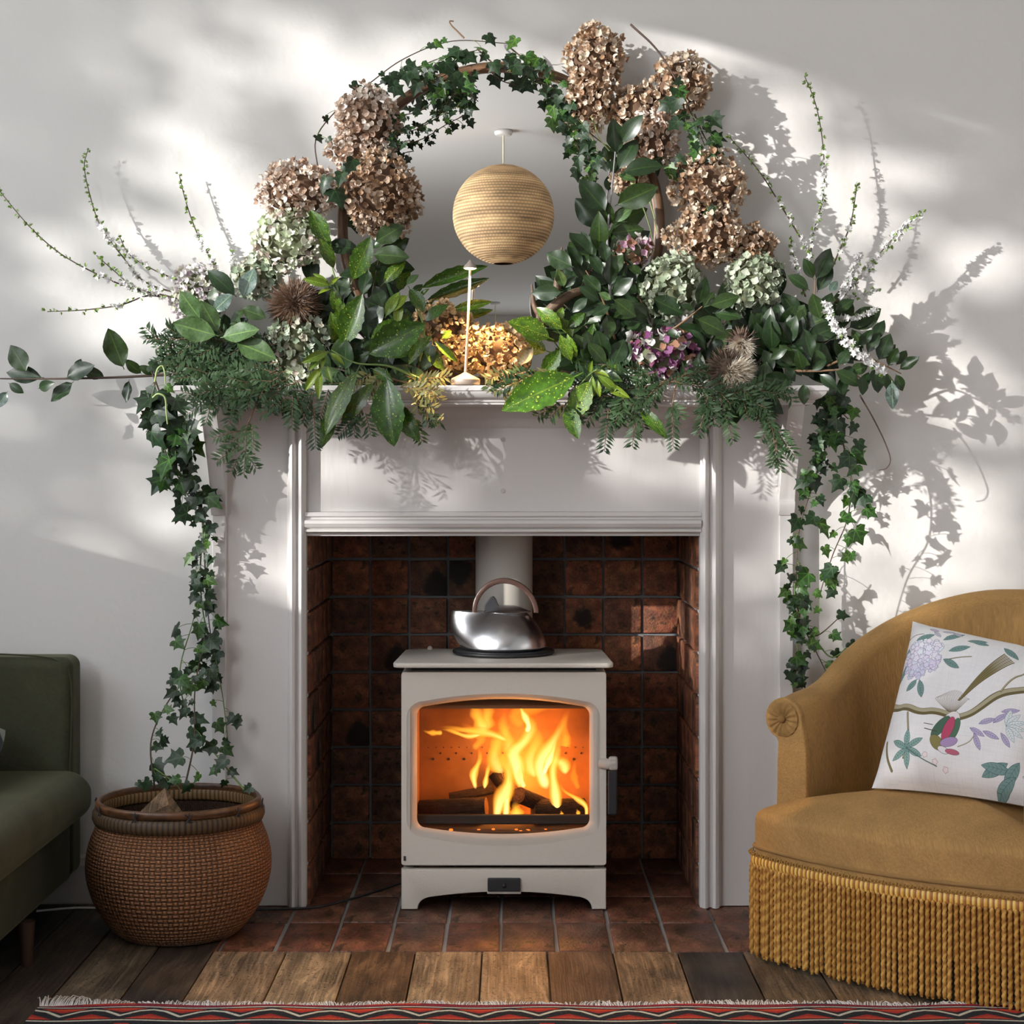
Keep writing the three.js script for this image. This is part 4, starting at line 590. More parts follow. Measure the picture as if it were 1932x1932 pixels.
function ivyGeo(fold, curl) {
  const O = [[0, 0.02], [0.14, -0.14], [0.34, -0.13], [0.52, 0.04], [0.40, 0.2], [0.36, 0.3], [0.56, 0.5], [0.34, 0.52], [0.2, 0.62], [0.09, 0.85], [0, 1.02]], P = [...O, ...O.slice(1, -1).reverse().map(([x, y]) => [-x, y])], pos = [], uv = [], idx = [];
  const z = (x, y) => Math.abs(x) * fold - curl * (x * x + (y - 0.3) ** 2); const add = (x, y) => { pos.push(x, y, z(x, y)); uv.push(x * 0.8 + 0.5, y * 0.75 + 0.18); };
  add(0, 0.28); for (const k of [0.5, 1]) for (const [x, y] of P) add(x * k, lerp(0.28, y, k)); const n = P.length;
  for (let i = 0; i < n; i++) { const j = (i + 1) % n; idx.push(0, 1 + i, 1 + j, 1 + i, 1 + n + i, 1 + n + j, 1 + i, 1 + n + j, 1 + j); }
  const g = new THREE.BufferGeometry(); g.setAttribute('position', new THREE.Float32BufferAttribute(pos, 3)); g.setAttribute('uv', new THREE.Float32BufferAttribute(uv, 2)); g.setIndex(idx); g.computeVertexNormals(); return g;
}
LG.ivy = [ivyGeo(0.2, 0.15), ivyGeo(-0.1, 0.3), ivyGeo(0.35, 0.1), ivyGeo(0.05, -0.2)];
const leafMap = tex(128, 256, (u, v) => { const x = Math.abs(u - 0.5) * 2, mid = sstep(0.09, 0.03, x), ph = (v * 9 - x * 1.2) % 1, vein = sstep(0.12, 0.0, Math.abs(ph - 0.5)) * 0.35 * (1 - x * 0.6), n = fbm(u, v, 10, 20, 3, 3); const k = 0.62 + 0.3 * (n - 0.5), m = Math.max(mid * 0.8, vein * 0.5); return [lerp(k * 0.95, 0.92, m), lerp(k, 0.95, m), lerp(k * 0.92, 0.72, m)]; });
const spotMap = tex(256, 512, (u, v) => { const x = Math.abs(u - 0.5) * 2, mid = sstep(0.07, 0.02, x), n = fbm(u, v, 8, 14, 3, 13); let sp = 0; for (const [s, cx, cy, th] of [[5, 14, 34, 0.8], [6, 8, 18, 0.88]]) { const gx = u * cx, gy = v * cy, ix = Math.floor(gx), iy = Math.floor(gy); for (let a = -1; a < 2; a++) for (let b = -1; b < 2; b++) { const h = hash(ix + a, iy + b, s); if (h > th) { const dx = gx - ix - a - hash(ix + a, iy + b, s + 50), dy = gy - iy - b - hash(ix + a, iy + b, s + 90); sp = Math.max(sp, sstep(0.32, 0.14, Math.hypot(dx, dy) / (0.5 + 0.7 * hash(ix + a, iy + b, s + 9)))); } } } const k = 0.43 + 0.3 * (n - 0.5), m = Math.max(mid * 0.3, sp * 0.9); return [lerp(k * 0.7, 0.92, m), lerp(k * 1.02, 0.93, m), lerp(k * 0.46, 0.48, m)]; });
const ivyMap = tex(256, 256, (u, v) => { const x = (u - 0.5) / 0.8, y = (v - 0.18) / 0.75 - 0.02; let m = 0; for (const a of [0, 0.75, -0.75, 1.75, -1.75]) { const l = x * Math.sin(a) + y * Math.cos(a), d = Math.abs(x * Math.cos(a) - y * Math.sin(a)); if (l > 0) m = Math.max(m, sstep(0.035, 0.006, d) * sstep(1, 0.1, l)); } const n = fbm(u, v, 9, 9, 3, 31), k = 0.5 + 0.4 * (n - 0.5); return [lerp(k * 0.85, 0.9, m * 0.65), lerp(k, 0.98, m * 0.65), lerp(k * 0.85, 0.8, m * 0.65)]; });
const leafMat = (c, map, r = 0.36, o = {}) => std({ color: col(...c), map, roughness: r, ...o });
const LM = {
  bay: [[0.056, 0.115, 0.036], [0.046, 0.098, 0.037], [0.078, 0.145, 0.04], [0.038, 0.08, 0.03]].map((c) => leafMat(c, leafMap)),
  bayLight: [[0.18, 0.31, 0.11], [0.21, 0.36, 0.14]].map((c) => leafMat(c, leafMap, 0.45)),
  bayPale: [[0.36, 0.47, 0.47]].map((c) => leafMat(c, leafMap, 0.25)),
  aucuba: [[0.48, 0.53, 0.25], [0.38, 0.46, 0.28], [0.54, 0.54, 0.2]].map((c) => leafMat(c, spotMap, 0.3)),
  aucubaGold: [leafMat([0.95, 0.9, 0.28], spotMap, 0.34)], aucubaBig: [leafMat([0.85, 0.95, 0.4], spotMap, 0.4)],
  young: [[0.42, 0.55, 0.05], [0.34, 0.5, 0.06]].map((c) => leafMat(c, leafMap, 0.4)),
  ivyDark: [[0.05, 0.105, 0.042], [0.066, 0.13, 0.055], [0.1, 0.18, 0.1]].map((c) => leafMat(c, ivyMap, 0.42)),
  ivyBright: [[0.22, 0.4, 0.06], [0.16, 0.33, 0.08]].map((c) => leafMat(c, ivyMap, 0.45)),
};
const SM = { bark: std({ color: col(0.09, 0.06, 0.045), roughness: 0.8 }), green: std({ color: col(0.14, 0.22, 0.06), roughness: 0.6 }), pale: std({ color: col(0.42, 0.36, 0.28), roughness: 0.7 }), brown: std({ color: col(0.22, 0.13, 0.07), roughness: 0.7 }), grey: std({ color: col(0.25, 0.24, 0.26), roughness: 0.6 }) };
const tmpM = new THREE.Matrix4();
function placeLeaf(parent, b, t, geo, mat, o = {}) {     // b, t: base and tip in the scene
  const y = t.clone().sub(b), l = y.length(); y.normalize(); const n = new V3(o.nx ?? rr(-0.35, 0.35), o.ny ?? rr(-0.1, 0.55), 1), x = y.clone().cross(n).normalize(), z = x.clone().cross(y).normalize();
  const m = part('leaf', geo, mat, parent, b.clone().sub(parent.position)); m.quaternion.setFromRotationMatrix(tmpM.makeBasis(x, y, z)); m.scale.set(l * (o.w ?? rr(1.0, 1.28)) * (o.flip ? -1 : 1), l, l); return m;
}
// a cut branch: stem pixels [x, y, z], leaves [bx, by, tx, ty, z, kind]
function branch(name, label, cat, stem, sm, leaves, group, r0 = 0.004) {
  const sp = stem.map(([x, y, z]) => at(x, y, z)), t = thing(name, label, cat, sp[0].clone(), group);
  part('stem', tube(sp.map((p) => p.clone().sub(t.position)), r0, r0 * 0.4, sp.length * 5, 6), sm, t);
  for (const [bx, by, tx, ty, z, kind = 'bay', w] of leaves) { const dz = rr(-0.02, 0.035); const set = kind.startsWith('bay') ? 'bay' : kind.startsWith('auc') ? 'aucuba' : kind; placeLeaf(t, at(bx, by, z), at(tx, ty, z + dz), pick(LG[set] || LG.bay), pick(LM[kind]), w ? { w } : {}); }
  return t;
}
// leaves set along a stem on their own
function along(stem, n, len, kind, spread = 0.9) {
  const c = new THREE.CatmullRomCurve3(stem.map(([x, y, z]) => new V3(x, y, z * 700))), L = [];
  for (let i = 0; i < n; i++) { const u = 0.12 + 0.86 * (i / n), p = c.getPointAt(u), d = c.getTangentAt(u), a = (i % 2 ? 1 : -1) * rr(0.45, spread) + (i === n - 1 ? 0 : 0), l = len * rr(0.75, 1.1), s = Math.hypot(d.x, d.y) || 1; const dx = d.x / s, dy = d.y / s; L.push([p.x, p.y, p.x + l * (dx * Math.cos(a) - dy * Math.sin(a)), p.y + l * (dx * Math.sin(a) + dy * Math.cos(a)), p.z / 700 + rr(-0.01, 0.015), kind]); }
  const e = c.getPointAt(1), d = c.getTangentAt(1), s = Math.hypot(d.x, d.y) || 1; L.push([e.x, e.y, e.x + len * d.x / s, e.y + len * d.y / s, e.z / 700, kind]); return L;
}

// ---------- hydrangea heads ----------
function floretGeo(curl) {
  const gs = []; for (let k = 0; k < 4; k++) { const a0 = k * Math.PI / 2 + rr(-0.2, 0.2), c1 = curl * rr(0.5, 1.3), w = rr(0.36, 0.5), l = rr(0.85, 1.1), tw = rr(-0.5, 0.5) * curl;
    gs.push(grid(2, 3, (u, v) => { const x = u * 2 - 1, hw = w * Math.pow(Math.sin(Math.PI * Math.pow(clamp(v * 0.9 + 0.1), 0.75)), 0.7) + 0.03, r = l * v, z = c1 * v * v * 0.75 + Math.abs(x) * hw * 0.5 * curl - 0.12 * v * (1 - curl), px = hw * x, zz = z + px * tw * v; return [r * Math.cos(a0) * (1 - 0.25 * c1 * v) - px * Math.sin(a0), r * Math.sin(a0) * (1 - 0.25 * c1 * v) + px * Math.cos(a0), zz]; })); }
  return merge(gs);
}
const FG = { dry: [0, 1, 2, 3, 4].map(() => floretGeo(rr(0.9, 1.6))), soft: [0, 1, 2, 3].map(() => floretGeo(rr(0.5, 1.0))) };
const petal = (c, tr = 0.25) => phys({ color: col(...c), roughness: 1, transmission: tr, thickness: 0, specularIntensity: 0.3 });
const pal = (list, tr) => list.map((c) => petal(c, tr));
const HP = {
  blush: pal([[0.80, 0.70, 0.61], [0.85, 0.78, 0.70], [0.64, 0.50, 0.40], [0.48, 0.33, 0.24]]),
  tan: pal([[0.73, 0.60, 0.47], [0.62, 0.47, 0.34], [0.80, 0.70, 0.57], [0.45, 0.29, 0.18]]),
  brown: pal([[0.57, 0.44, 0.33], [0.68, 0.56, 0.45], [0.40, 0.26, 0.16], [0.48, 0.32, 0.2]]),
  white: pal([[0.74, 0.78, 0.6], [0.8, 0.82, 0.7], [0.56, 0.65, 0.42], [0.66, 0.56, 0.5]]),
  sage: pal([[0.5, 0.58, 0.44], [0.6, 0.66, 0.54], [0.36, 0.45, 0.31], [0.54, 0.52, 0.42]]),
  green: pal([[0.42, 0.48, 0.34], [0.54, 0.60, 0.46], [0.3, 0.36, 0.24], [0.6, 0.64, 0.52]]),
  lilac: pal([[0.78, 0.73, 0.75], [0.82, 0.8, 0.79], [0.64, 0.56, 0.6], [0.68, 0.69, 0.54]]),
  purple: pal([[0.2, 0.06, 0.16], [0.32, 0.14, 0.27], [0.66, 0.64, 0.62], [0.22, 0.07, 0.14], [0.4, 0.22, 0.14], [0.58, 0.57, 0.52]]),
  mixed: pal([[0.52, 0.32, 0.42], [0.55, 0.6, 0.46], [0.7, 0.65, 0.6], [0.3, 0.15, 0.1], [0.45, 0.28, 0.17]]),
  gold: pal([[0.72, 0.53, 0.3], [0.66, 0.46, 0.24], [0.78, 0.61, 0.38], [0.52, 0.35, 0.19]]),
};
const coreMat = { dry: std({ color: col(0.13, 0.075, 0.045), roughness: 1 }), soft: std({ color: col(0.12, 0.13, 0.07), roughness: 1 }) };
function hydrangea(px, py, rx, ry, z, kind, label, form = 'dry', fr = 0.015) {
  const c = at(px, py, z), s = S(z), a = rx / s, b = ry / s, d = (a + b) * 0.46, t = thing('hydrangea_head', label, 'flower head', c), ph = R() * 10;
  const lump = (n) => 1 + 0.1 * Math.sin(n.x * 4 + ph) * Math.sin(n.y * 5 + ph * 2) + 0.06 * Math.sin(n.z * 7 + n.x * 6 + ph);
  const core = new THREE.SphereGeometry(1, 20, 14), p = core.attributes.position; for (let i = 0; i < p.count; i++) { const n = new V3().fromBufferAttribute(p, i), k = lump(n) * 0.72; p.setXYZ(i, n.x * a * k, n.y * b * k, n.z * d * k); } core.computeVertexNormals(); part('core', core, coreMat[form], t);
  const area = 4 * Math.PI * Math.pow((Math.pow(a * b, 1.6) + Math.pow(a * d, 1.6) + Math.pow(b * d, 1.6)) / 3, 1 / 1.6), N = Math.min(412, Math.round(area / (fr * fr * 1.7)));
  for (let i = 0; i < N; i++) {
    const y = 1 - 2 * (i + 0.5) / N, ang = i * 2.39996 + rr(-0.3, 0.3), q = Math.sqrt(1 - y * y), n = new V3(q * Math.cos(ang), y, q * Math.sin(ang)); if (n.z < -0.45) continue;
    const k = lump(n) * rr(0.78, 1.0), m = part('floret', pick(FG[form]), pick(HP[kind]), t, new V3(n.x * a * k, n.y * b * k, n.z * d * k));
    const up = new V3(n.x / a, n.y / b, n.z / d).normalize().add(new V3(rr(-1, 1), rr(-1, 1), rr(-1, 1))).normalize(); m.quaternion.setFromUnitVectors(new V3(0, 0, 1), up); m.rotateZ(R() * 6.28); m.scale.setScalar(fr * rr(0.8, 1.2));
  }
  return t;
}
const HY = [
  [692, 226, 58, 60, 0.12, 'blush', 'pale blush dried hydrangea highest on the sofa side of the mirror'],
  [672, 285, 52, 42, 0.1, 'blush', 'small blush hydrangea tucked below the highest bloom on the sofa side'],
  [562, 362, 76, 58, 0.13, 'blush', 'pale beige dried hydrangea furthest out on the sofa side of the wreath'],
  [714, 360, 74, 74, 0.14, 'brown', 'large brown dried hydrangea against the mirror on the sofa side'],
  [1122, 118, 54, 74, 0.11, 'tan', 'tan dried hydrangea topmost on the wreath above the mirror'],
  [1108, 192, 42, 48, 0.1, 'tan', 'tan drooping hydrangea hanging just below the topmost bloom'],
  [1284, 160, 56, 60, 0.1, 'tan', 'round tan hydrangea with an ivy stem across it near the top'],
  [1204, 205, 50, 46, 0.09, 'tan', 'tan hydrangea tucked between the two upper blooms at the top'],
  [1228, 262, 50, 58, 0.12, 'blush', 'pale large-petalled hydrangea behind the upright bay sprig'],
  [1188, 330, 34, 26, 0.08, 'tan', 'small tan hydrangea half hidden behind bay leaves by the mirror rim'],
  [1334, 352, 73, 68, 0.13, 'tan', 'full round tan hydrangea on the armchair side of the mirror rim'],
  [1338, 446, 76, 56, 0.13, 'tan', 'broad tan hydrangea above the green blooms on the armchair side'],
  [1420, 470, 42, 42, 0.12, 'brown', 'brown hydrangea at the outer end of the broad tan bloom'],
  [546, 452, 72, 58, 0.15, 'white', 'greenish white hydrangea under the beige one on the sofa side', 'soft'],
  [486, 524, 46, 42, 0.13, 'sage', 'small sage green hydrangea beside the brown seed head', 'soft'],
  [372, 556, 50, 62, 0.1, 'lilac', 'pale lilac white hydrangea where the blossom twigs begin', 'soft', 0.0105],
  [566, 640, 60, 48, 0.18, 'sage', 'sage green hydrangea directly below the brown seed head', 'soft'],
  [562, 694, 46, 40, 0.19, 'white', 'small greenish white hydrangea low over the shelf edge', 'soft'],
  [1270, 540, 60, 62, 0.16, 'green', 'pale green hydrangea below the broad tan bloom', 'soft'],
  [1424, 536, 54, 60, 0.15, 'green', 'darker green hydrangea outermost on the armchair side', 'soft'],
  [1248, 664, 70, 46, 0.2, 'purple', 'deep purple and white hydrangea low on the shelf beside the thistles', 'soft', 0.0145],
  [1192, 472, 38, 28, 0.13, 'mixed', 'small pink and green hydrangea beside the upright bay stem', 'soft', 0.0145],
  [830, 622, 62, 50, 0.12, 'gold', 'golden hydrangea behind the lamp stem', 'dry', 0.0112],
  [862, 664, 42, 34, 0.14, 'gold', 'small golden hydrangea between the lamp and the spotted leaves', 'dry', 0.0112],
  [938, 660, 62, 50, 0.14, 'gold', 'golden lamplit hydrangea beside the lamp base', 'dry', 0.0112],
];
for (const [px, py, rx, ry, z, kind, label, form, fr] of HY) hydrangea(px, py, rx, ry, z, kind, label, form || 'dry', fr || (form === 'soft' ? 0.0132 : 0.0122));

// ---------- seed heads ----------
function seedHead(px, py, r, z, label, dir, fur, husk, furCols, open) {
  const c = at(px, py, z), t = thing('seed_head', label, 'seed head', c), s = r / S(z), D0 = new V3(...dir).normalize(), q = new THREE.Quaternion().setFromUnitVectors(new V3(0, 0, 1), D0);
  const spikes = (n, l0, l1, rad, th0, th1, w) => { const gs = []; for (let i = 0; i < n; i++) { const th = lerp(th0, th1, Math.sqrt(R())), ph = R() * 6.283, d = new V3(Math.sin(th) * Math.cos(ph), Math.sin(th) * Math.sin(ph), Math.cos(th)).applyQuaternion(q), b = d.clone().multiplyScalar(rad * s), l = rr(l0, l1) * s, side = new V3(R() - 0.5, R() - 0.5, R() - 0.5).cross(d).normalize(), e = b.clone().addScaledVector(d, l).addScaledVector(side, rr(-0.3, 0.3) * l); const nn = side.clone().cross(d).normalize(), mid = b.clone().lerp(e, 0.5).addScaledVector(side, rr(-0.1, 0.1) * l).addScaledVector(nn, 0.25 * w * s); const P = [b.clone().addScaledVector(side, w * s * 0.6), b.clone().addScaledVector(side, -w * s * 0.6), mid.clone().addScaledVector(side, w * s), mid.clone().addScaledVector(side, -w * s), e]; const g = new THREE.BufferGeometry(); g.setAttribute('position', new THREE.Float32BufferAttribute(P.flatMap((v) => v.toArray()), 3)); g.setIndex([0, 1, 3, 0, 3, 2, 2, 3, 4]); g.computeVertexNormals(); gs.push(g); } return mergeGeometries(gs); };
  part('cup', new THREE.SphereGeometry(s * 0.52, 20, 14), std({ color: col(...husk), roughness: 1 }), t);
  for (const [cc, n, w] of furCols) { const m = part('down', spikes(n, open[0], open[1], 0.35, 0, open[2], w), std({ color: col(...cc), roughness: 0.9 }), t); m.userData.kind = 'stuff'; }
  const b = part('bracts', spikes(fur * 2, 0.3, 0.62, 0.48, open[2] * 0.9, open[3], 0.032), std({ color: col(...husk.map((x) => x * 1.8)), roughness: 0.9 }), t); b.userData.kind = 'stuff';
}
seedHead(556, 572, 56, 0.2, 'fluffy brown artichoke seed head among the pale hydrangeas', [0.1, 0.25, 1], 260, [0.07, 0.04, 0.025], [[[0.2, 0.12, 0.075], 700, 0.009], [[0.42, 0.36, 0.31], 360, 0.007], [[0.26, 0.14, 0.07], 420, 0.01]], [0.3, 0.6, 1.2, 2.2]);
seedHead(1374, 700, 50, 0.25, 'open cream thistle seed head with a dark spiky centre', [0.62, -0.42, 0.65], 150, [0.075, 0.05, 0.035], [[[0.82, 0.71, 0.55], 520, 0.012], [[0.92, 0.86, 0.74], 700, 0.012], [[0.48, 0.34, 0.22], 120, 0.012]], [0.55, 0.85, 0.95, 2.5]);
seedHead(1398, 648, 36, 0.22, 'smaller cream thistle seed head just above the open one', [-0.1, -0.62, 0.75], 110, [0.085, 0.055, 0.04], [[[0.88, 0.82, 0.72], 560, 0.013], [[0.74, 0.62, 0.47], 220, 0.012]], [0.5, 0.8, 0.95, 2.5]);

// ---------- cordless lamp ----------
{
  const z = 0.245, b = at(878, 722, z); b.y = SHELF_Y + 0.001;
  const t = thing('table_lamp', 'slim cordless lamp with a tiny glowing cone head on the mantel shelf', 'lamp', b), metal = std({ color: col(0.5, 0.4, 0.32), roughness: 0.35, metalness: 0.2 }), hd = at(887, 505, z).sub(b);
  part('base', lathe([[0, 0], [0.034, 0], [0.038, 0.003], [0.0385, 0.014], [0.036, 0.018], [0.02, 0.026], [0.008, 0.032], [0.005, 0.034], [0, 0.034]], 40), metal, t);
  part('stem', tube([new V3(0, 0.03, 0), new V3(hd.x * 0.5, hd.y * 0.5, 0), hd.clone()], 0.0042, 0.0032, 12, 12), metal, t);
  const hp = part('head', lathe([[0.0175, -0.002], [0.0165, 0.003], [0.008, 0.012], [0.002, 0.02], [0, 0.02]], 28), std({ color: col(0.3, 0.26, 0.23), roughness: 0.4, metalness: 0.4 }), t, hd);
  part('light_disc', lathe([[0, -0.004], [0.013, -0.004], [0.0165, -0.001], [0.0165, 0], [0, 0]], 24), std({ color: col(1, 0.9, 0.7), emissive: col(1, 0.78, 0.45), emissiveIntensity: 9 }), hp);
  const l = new THREE.SpotLight(col(1, 0.62, 0.26), 2.3, 1.4, 0.6); l.name = 'lamp_light'; l.position.copy(b).add(hd).add(new V3(0.004, -0.02, 0.012)); l.target.position.copy(b).add(new V3(0.03, 0, -0.02)); l.shadow.radius = 0.35; l.castShadow = true; scene.add(l, l.target);
}
// ---------- aucuba, bay ----------
R = rng(99);
const A = 'aucuba', AG = 'aucubaGold', BL_ = 'bayLight';
branch('bay_branch', 'long bay branch reaching sideways past the end of the shelf over the basket', 'foliage', [[330, 706, 0.16], [220, 712, 0.17], [140, 714, 0.17], [60, 715, 0.16], [-20, 714, 0.16]], SM.bark, [[51, 704, 20, 651, 0.17], [83, 713, 12, 703, 0.15], [16, 722, 45, 742, 0.18], [15, 738, -8, 770, 0.19, 'bayPale'], [72, 733, 104, 722, 0.18], [139, 720, 96, 758, 0.18], [123, 713, 179, 689, 0.18], [199, 712, 152, 698, 0.15], [142, 700, 153, 677, 0.16], [234, 697, 204, 619, 0.18], [268, 706, 236, 678, 0.17], [244, 716, 238, 760, 0.19], [290, 708, 262, 690, 0.17], [300, 706, 322, 670, 0.15]]);
branch('bay_sprig', 'bay sprig with light green leaves in front of the lilac hydrangea', 'foliage', [[470, 660, 0.2], [420, 634, 0.24], [405, 585, 0.22]], SM.brown, [[446, 560, 391, 510, 0.22], [457, 564, 480, 506, 0.2, 'bayPale'], [379, 604, 340, 549, 0.22, BL_], [413, 630, 378, 566, 0.25, BL_], [412, 634, 325, 609, 0.26, BL_], [416, 637, 490, 622, 0.27, BL_], [441, 644, 522, 678, 0.27, BL_], [454, 581, 502, 600, 0.22], [402, 588, 438, 555, 0.21, 'bayPale'], [399, 578, 406, 541, 0.2], [434, 612, 462, 584, 0.22], [380, 640, 336, 632, 0.2], [470, 650, 500, 640, 0.2], [420, 600, 380, 600, 0.19], [430, 625, 470, 600, 0.19]]);
branch('bay_sprig', 'dark glossy bay sprig against the mirror below the big brown hydrangea', 'foliage', [[660, 640, 0.14], [690, 540, 0.15], [702, 470, 0.16]], SM.bark, [[682, 472, 612, 466, 0.17], [705, 458, 762, 425, 0.17], [700, 480, 773, 486, 0.16], [695, 506, 684, 556, 0.19], [706, 537, 724, 581, 0.18], [700, 470, 735, 440, 0.14], [690, 510, 640, 520, 0.15], [705, 500, 742, 530, 0.14], [680, 560, 650, 620, 0.14], [660, 520, 630, 560, 0.13], [722, 545, 750, 600, 0.13], [700, 560, 725, 620, 0.13], [655, 600, 620, 640, 0.13]]);
branch('aucuba_sprig', 'yellow-spotted aucuba sprig standing in front of the white hydrangea', 'foliage', [[650, 660, 0.2], [640, 560, 0.2], [615, 460, 0.2]], SM.green, [[620, 466, 585, 396, 0.21, A], [633, 512, 602, 450, 0.2, A], [628, 470, 604, 430, 0.19, A], [650, 560, 632, 630, 0.2, A], [640, 600, 628, 540, 0.19, A], [662, 536, 700, 446, 0.22, A], [625, 540, 571, 526, 0.22, 'young'], [622, 536, 590, 516, 0.22, 'young'], [626, 545, 600, 555, 0.22, 'young'], [618, 540, 640, 522, 0.22, 'young'], [643, 662, 684, 554, 0.24, A], [635, 658, 624, 588, 0.22, A]]);
branch('aucuba_sprig', 'aucuba sprig with lime young leaves arching over the shelf edge', 'foliage', [[790, 714, 0.25], [734, 691, 0.28], [668, 684, 0.3], [625, 660, 0.31]], SM.green, [[684, 674, 803, 611, 0.29, A], [622, 662, 568, 685, 0.33, 'young'], [610, 690, 576, 737, 0.33, 'young'], [606, 700, 602, 754, 0.33, 'young'], [617, 688, 627, 724, 0.33, 'young'], [612, 668, 605, 697, 0.33, 'young'], [620, 664, 582, 700, 0.32, 'young'], [622, 665, 650, 690, 0.32, 'young'], [680, 688, 614, 822, 0.33, A, 0.8], [700, 694, 742, 720, 0.27, A], [728, 700, 744, 843, 0.33, A, 1.2], [712, 712, 644, 800, 0.31, A, 0.9], [742, 752, 792, 834, 0.3, A]]);
branch('aucuba_leaf', 'dark spotted aucuba leaf hanging in front of the pilaster moulding', 'foliage', [[640, 740, 0.28], [628, 770, 0.295]], SM.green, [[628, 766, 606, 846, 0.3, A, 1.1], [634, 752, 660, 790, 0.29, A]]);
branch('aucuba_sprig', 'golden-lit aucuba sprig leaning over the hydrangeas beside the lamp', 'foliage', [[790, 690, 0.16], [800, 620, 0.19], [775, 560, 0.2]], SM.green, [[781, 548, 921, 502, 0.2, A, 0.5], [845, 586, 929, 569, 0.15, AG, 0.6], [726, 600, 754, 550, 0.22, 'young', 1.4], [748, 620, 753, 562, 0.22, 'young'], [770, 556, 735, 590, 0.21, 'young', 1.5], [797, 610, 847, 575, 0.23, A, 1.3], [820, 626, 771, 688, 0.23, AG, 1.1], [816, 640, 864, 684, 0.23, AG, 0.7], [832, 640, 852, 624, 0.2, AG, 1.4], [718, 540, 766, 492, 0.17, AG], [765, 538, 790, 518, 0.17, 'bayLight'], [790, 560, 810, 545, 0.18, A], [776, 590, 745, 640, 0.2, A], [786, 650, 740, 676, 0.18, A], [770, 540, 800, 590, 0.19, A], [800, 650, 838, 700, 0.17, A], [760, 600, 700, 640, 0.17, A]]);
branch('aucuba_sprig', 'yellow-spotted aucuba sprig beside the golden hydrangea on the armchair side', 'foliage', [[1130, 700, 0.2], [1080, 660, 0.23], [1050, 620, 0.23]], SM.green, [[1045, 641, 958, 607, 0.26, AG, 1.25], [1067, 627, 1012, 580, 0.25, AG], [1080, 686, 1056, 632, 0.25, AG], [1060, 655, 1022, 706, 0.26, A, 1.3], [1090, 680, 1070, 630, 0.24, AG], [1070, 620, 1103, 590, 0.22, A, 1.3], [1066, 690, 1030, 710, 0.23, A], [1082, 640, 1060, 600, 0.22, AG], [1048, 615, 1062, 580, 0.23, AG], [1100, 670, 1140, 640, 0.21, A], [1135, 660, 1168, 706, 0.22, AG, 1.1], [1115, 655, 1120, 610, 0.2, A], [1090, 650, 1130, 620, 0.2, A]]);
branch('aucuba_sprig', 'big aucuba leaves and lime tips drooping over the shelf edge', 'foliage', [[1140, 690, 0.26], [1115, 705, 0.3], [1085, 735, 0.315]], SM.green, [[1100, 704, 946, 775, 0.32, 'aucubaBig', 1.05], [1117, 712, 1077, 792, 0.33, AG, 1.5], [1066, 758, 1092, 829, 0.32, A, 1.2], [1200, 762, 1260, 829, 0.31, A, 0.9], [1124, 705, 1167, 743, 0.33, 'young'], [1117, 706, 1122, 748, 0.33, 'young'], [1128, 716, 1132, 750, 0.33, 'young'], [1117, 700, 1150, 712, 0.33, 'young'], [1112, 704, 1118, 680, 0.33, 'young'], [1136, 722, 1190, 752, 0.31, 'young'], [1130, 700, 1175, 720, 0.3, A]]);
branch('bay_branch', 'tall upright bay shoot standing in front of the mirror rim', 'foliage', [[1152, 560, 0.15], [1146, 450, 0.17], [1155, 350, 0.18], [1163, 265, 0.18]], SM.grey, [[1163, 292, 1156, 223, 0.19], [1168, 272, 1214, 216, 0.19], [1166, 322, 1203, 262, 0.19], [1172, 325, 1253, 314, 0.2], [1145, 402, 1093, 338, 0.19], [1160, 388, 1242, 352, 0.2], [1158, 330, 1158, 300, 0.18], [1150, 430, 1136, 372, 0.16], [1158, 420, 1195, 392, 0.16, BL_], [1150, 440, 1215, 432, 0.15], [1165, 330, 1200, 340, 0.16, BL_], [1148, 470, 1190, 446, 0.15], [1130, 480, 1130, 398, 0.15]]);
branch('bay_sprig', 'dark bay spray fanning out over the antler', 'foliage', [[1160, 640, 0.17], [1135, 560, 0.21], [1105, 510, 0.22]], SM.brown, [[1120, 484, 1073, 439, 0.2], [1082, 504, 1030, 478, 0.21], [1099, 504, 1070, 464, 0.2], [1062, 551, 1002, 553, 0.22], [1066, 544, 1087, 521, 0.22], [1064, 542, 1052, 508, 0.22, BL_], [1135, 554, 1100, 518, 0.23], [1150, 543, 1153, 479, 0.24], [1155, 559, 1195, 524, 0.24], [1133, 569, 1092, 540, 0.24], [1154, 566, 1130, 552, 0.25, 'bayLight'], [1153, 577, 1116, 595, 0.25], [1156, 563, 1200, 598, 0.25], [1145, 500, 1137, 454, 0.22], [1137, 520, 1112, 478, 0.2], [1148, 520, 1175, 480, 0.2], [1110, 560, 1080, 590, 0.22], [1120, 620, 1145, 670, 0.22], [1145, 590, 1150, 640, 0.23], [1108, 590, 1070, 620, 0.2], [1130, 605, 1108, 640, 0.21]]);
branch('bay_sprig', 'bay sprig with glossy leaves in front of the pale green hydrangea', 'foliage', [[1240, 640, 0.2], [1285, 610, 0.22], [1325, 578, 0.23]], SM.brown, [[1212, 518, 1183, 500, 0.19], [1228, 561, 1291, 593, 0.23], [1316, 577, 1332, 522, 0.24], [1326, 582, 1348, 550, 0.23], [1337, 577, 1396, 559, 0.24], [1313, 600, 1370, 630, 0.25], [1310, 585, 1286, 576, 0.24, 'bay'], [1256, 625, 1284, 636, 0.23], [1275, 620, 1290, 650, 0.22], [1240, 620, 1200, 640, 0.2], [1225, 600, 1190, 570, 0.19], [1300, 620, 1330, 660, 0.21], [1250, 600, 1235, 560, 0.19], [1345, 590, 1400, 600, 0.2], [1210, 610, 1180, 620, 0.2], [1290, 590, 1260, 570, 0.2]]);
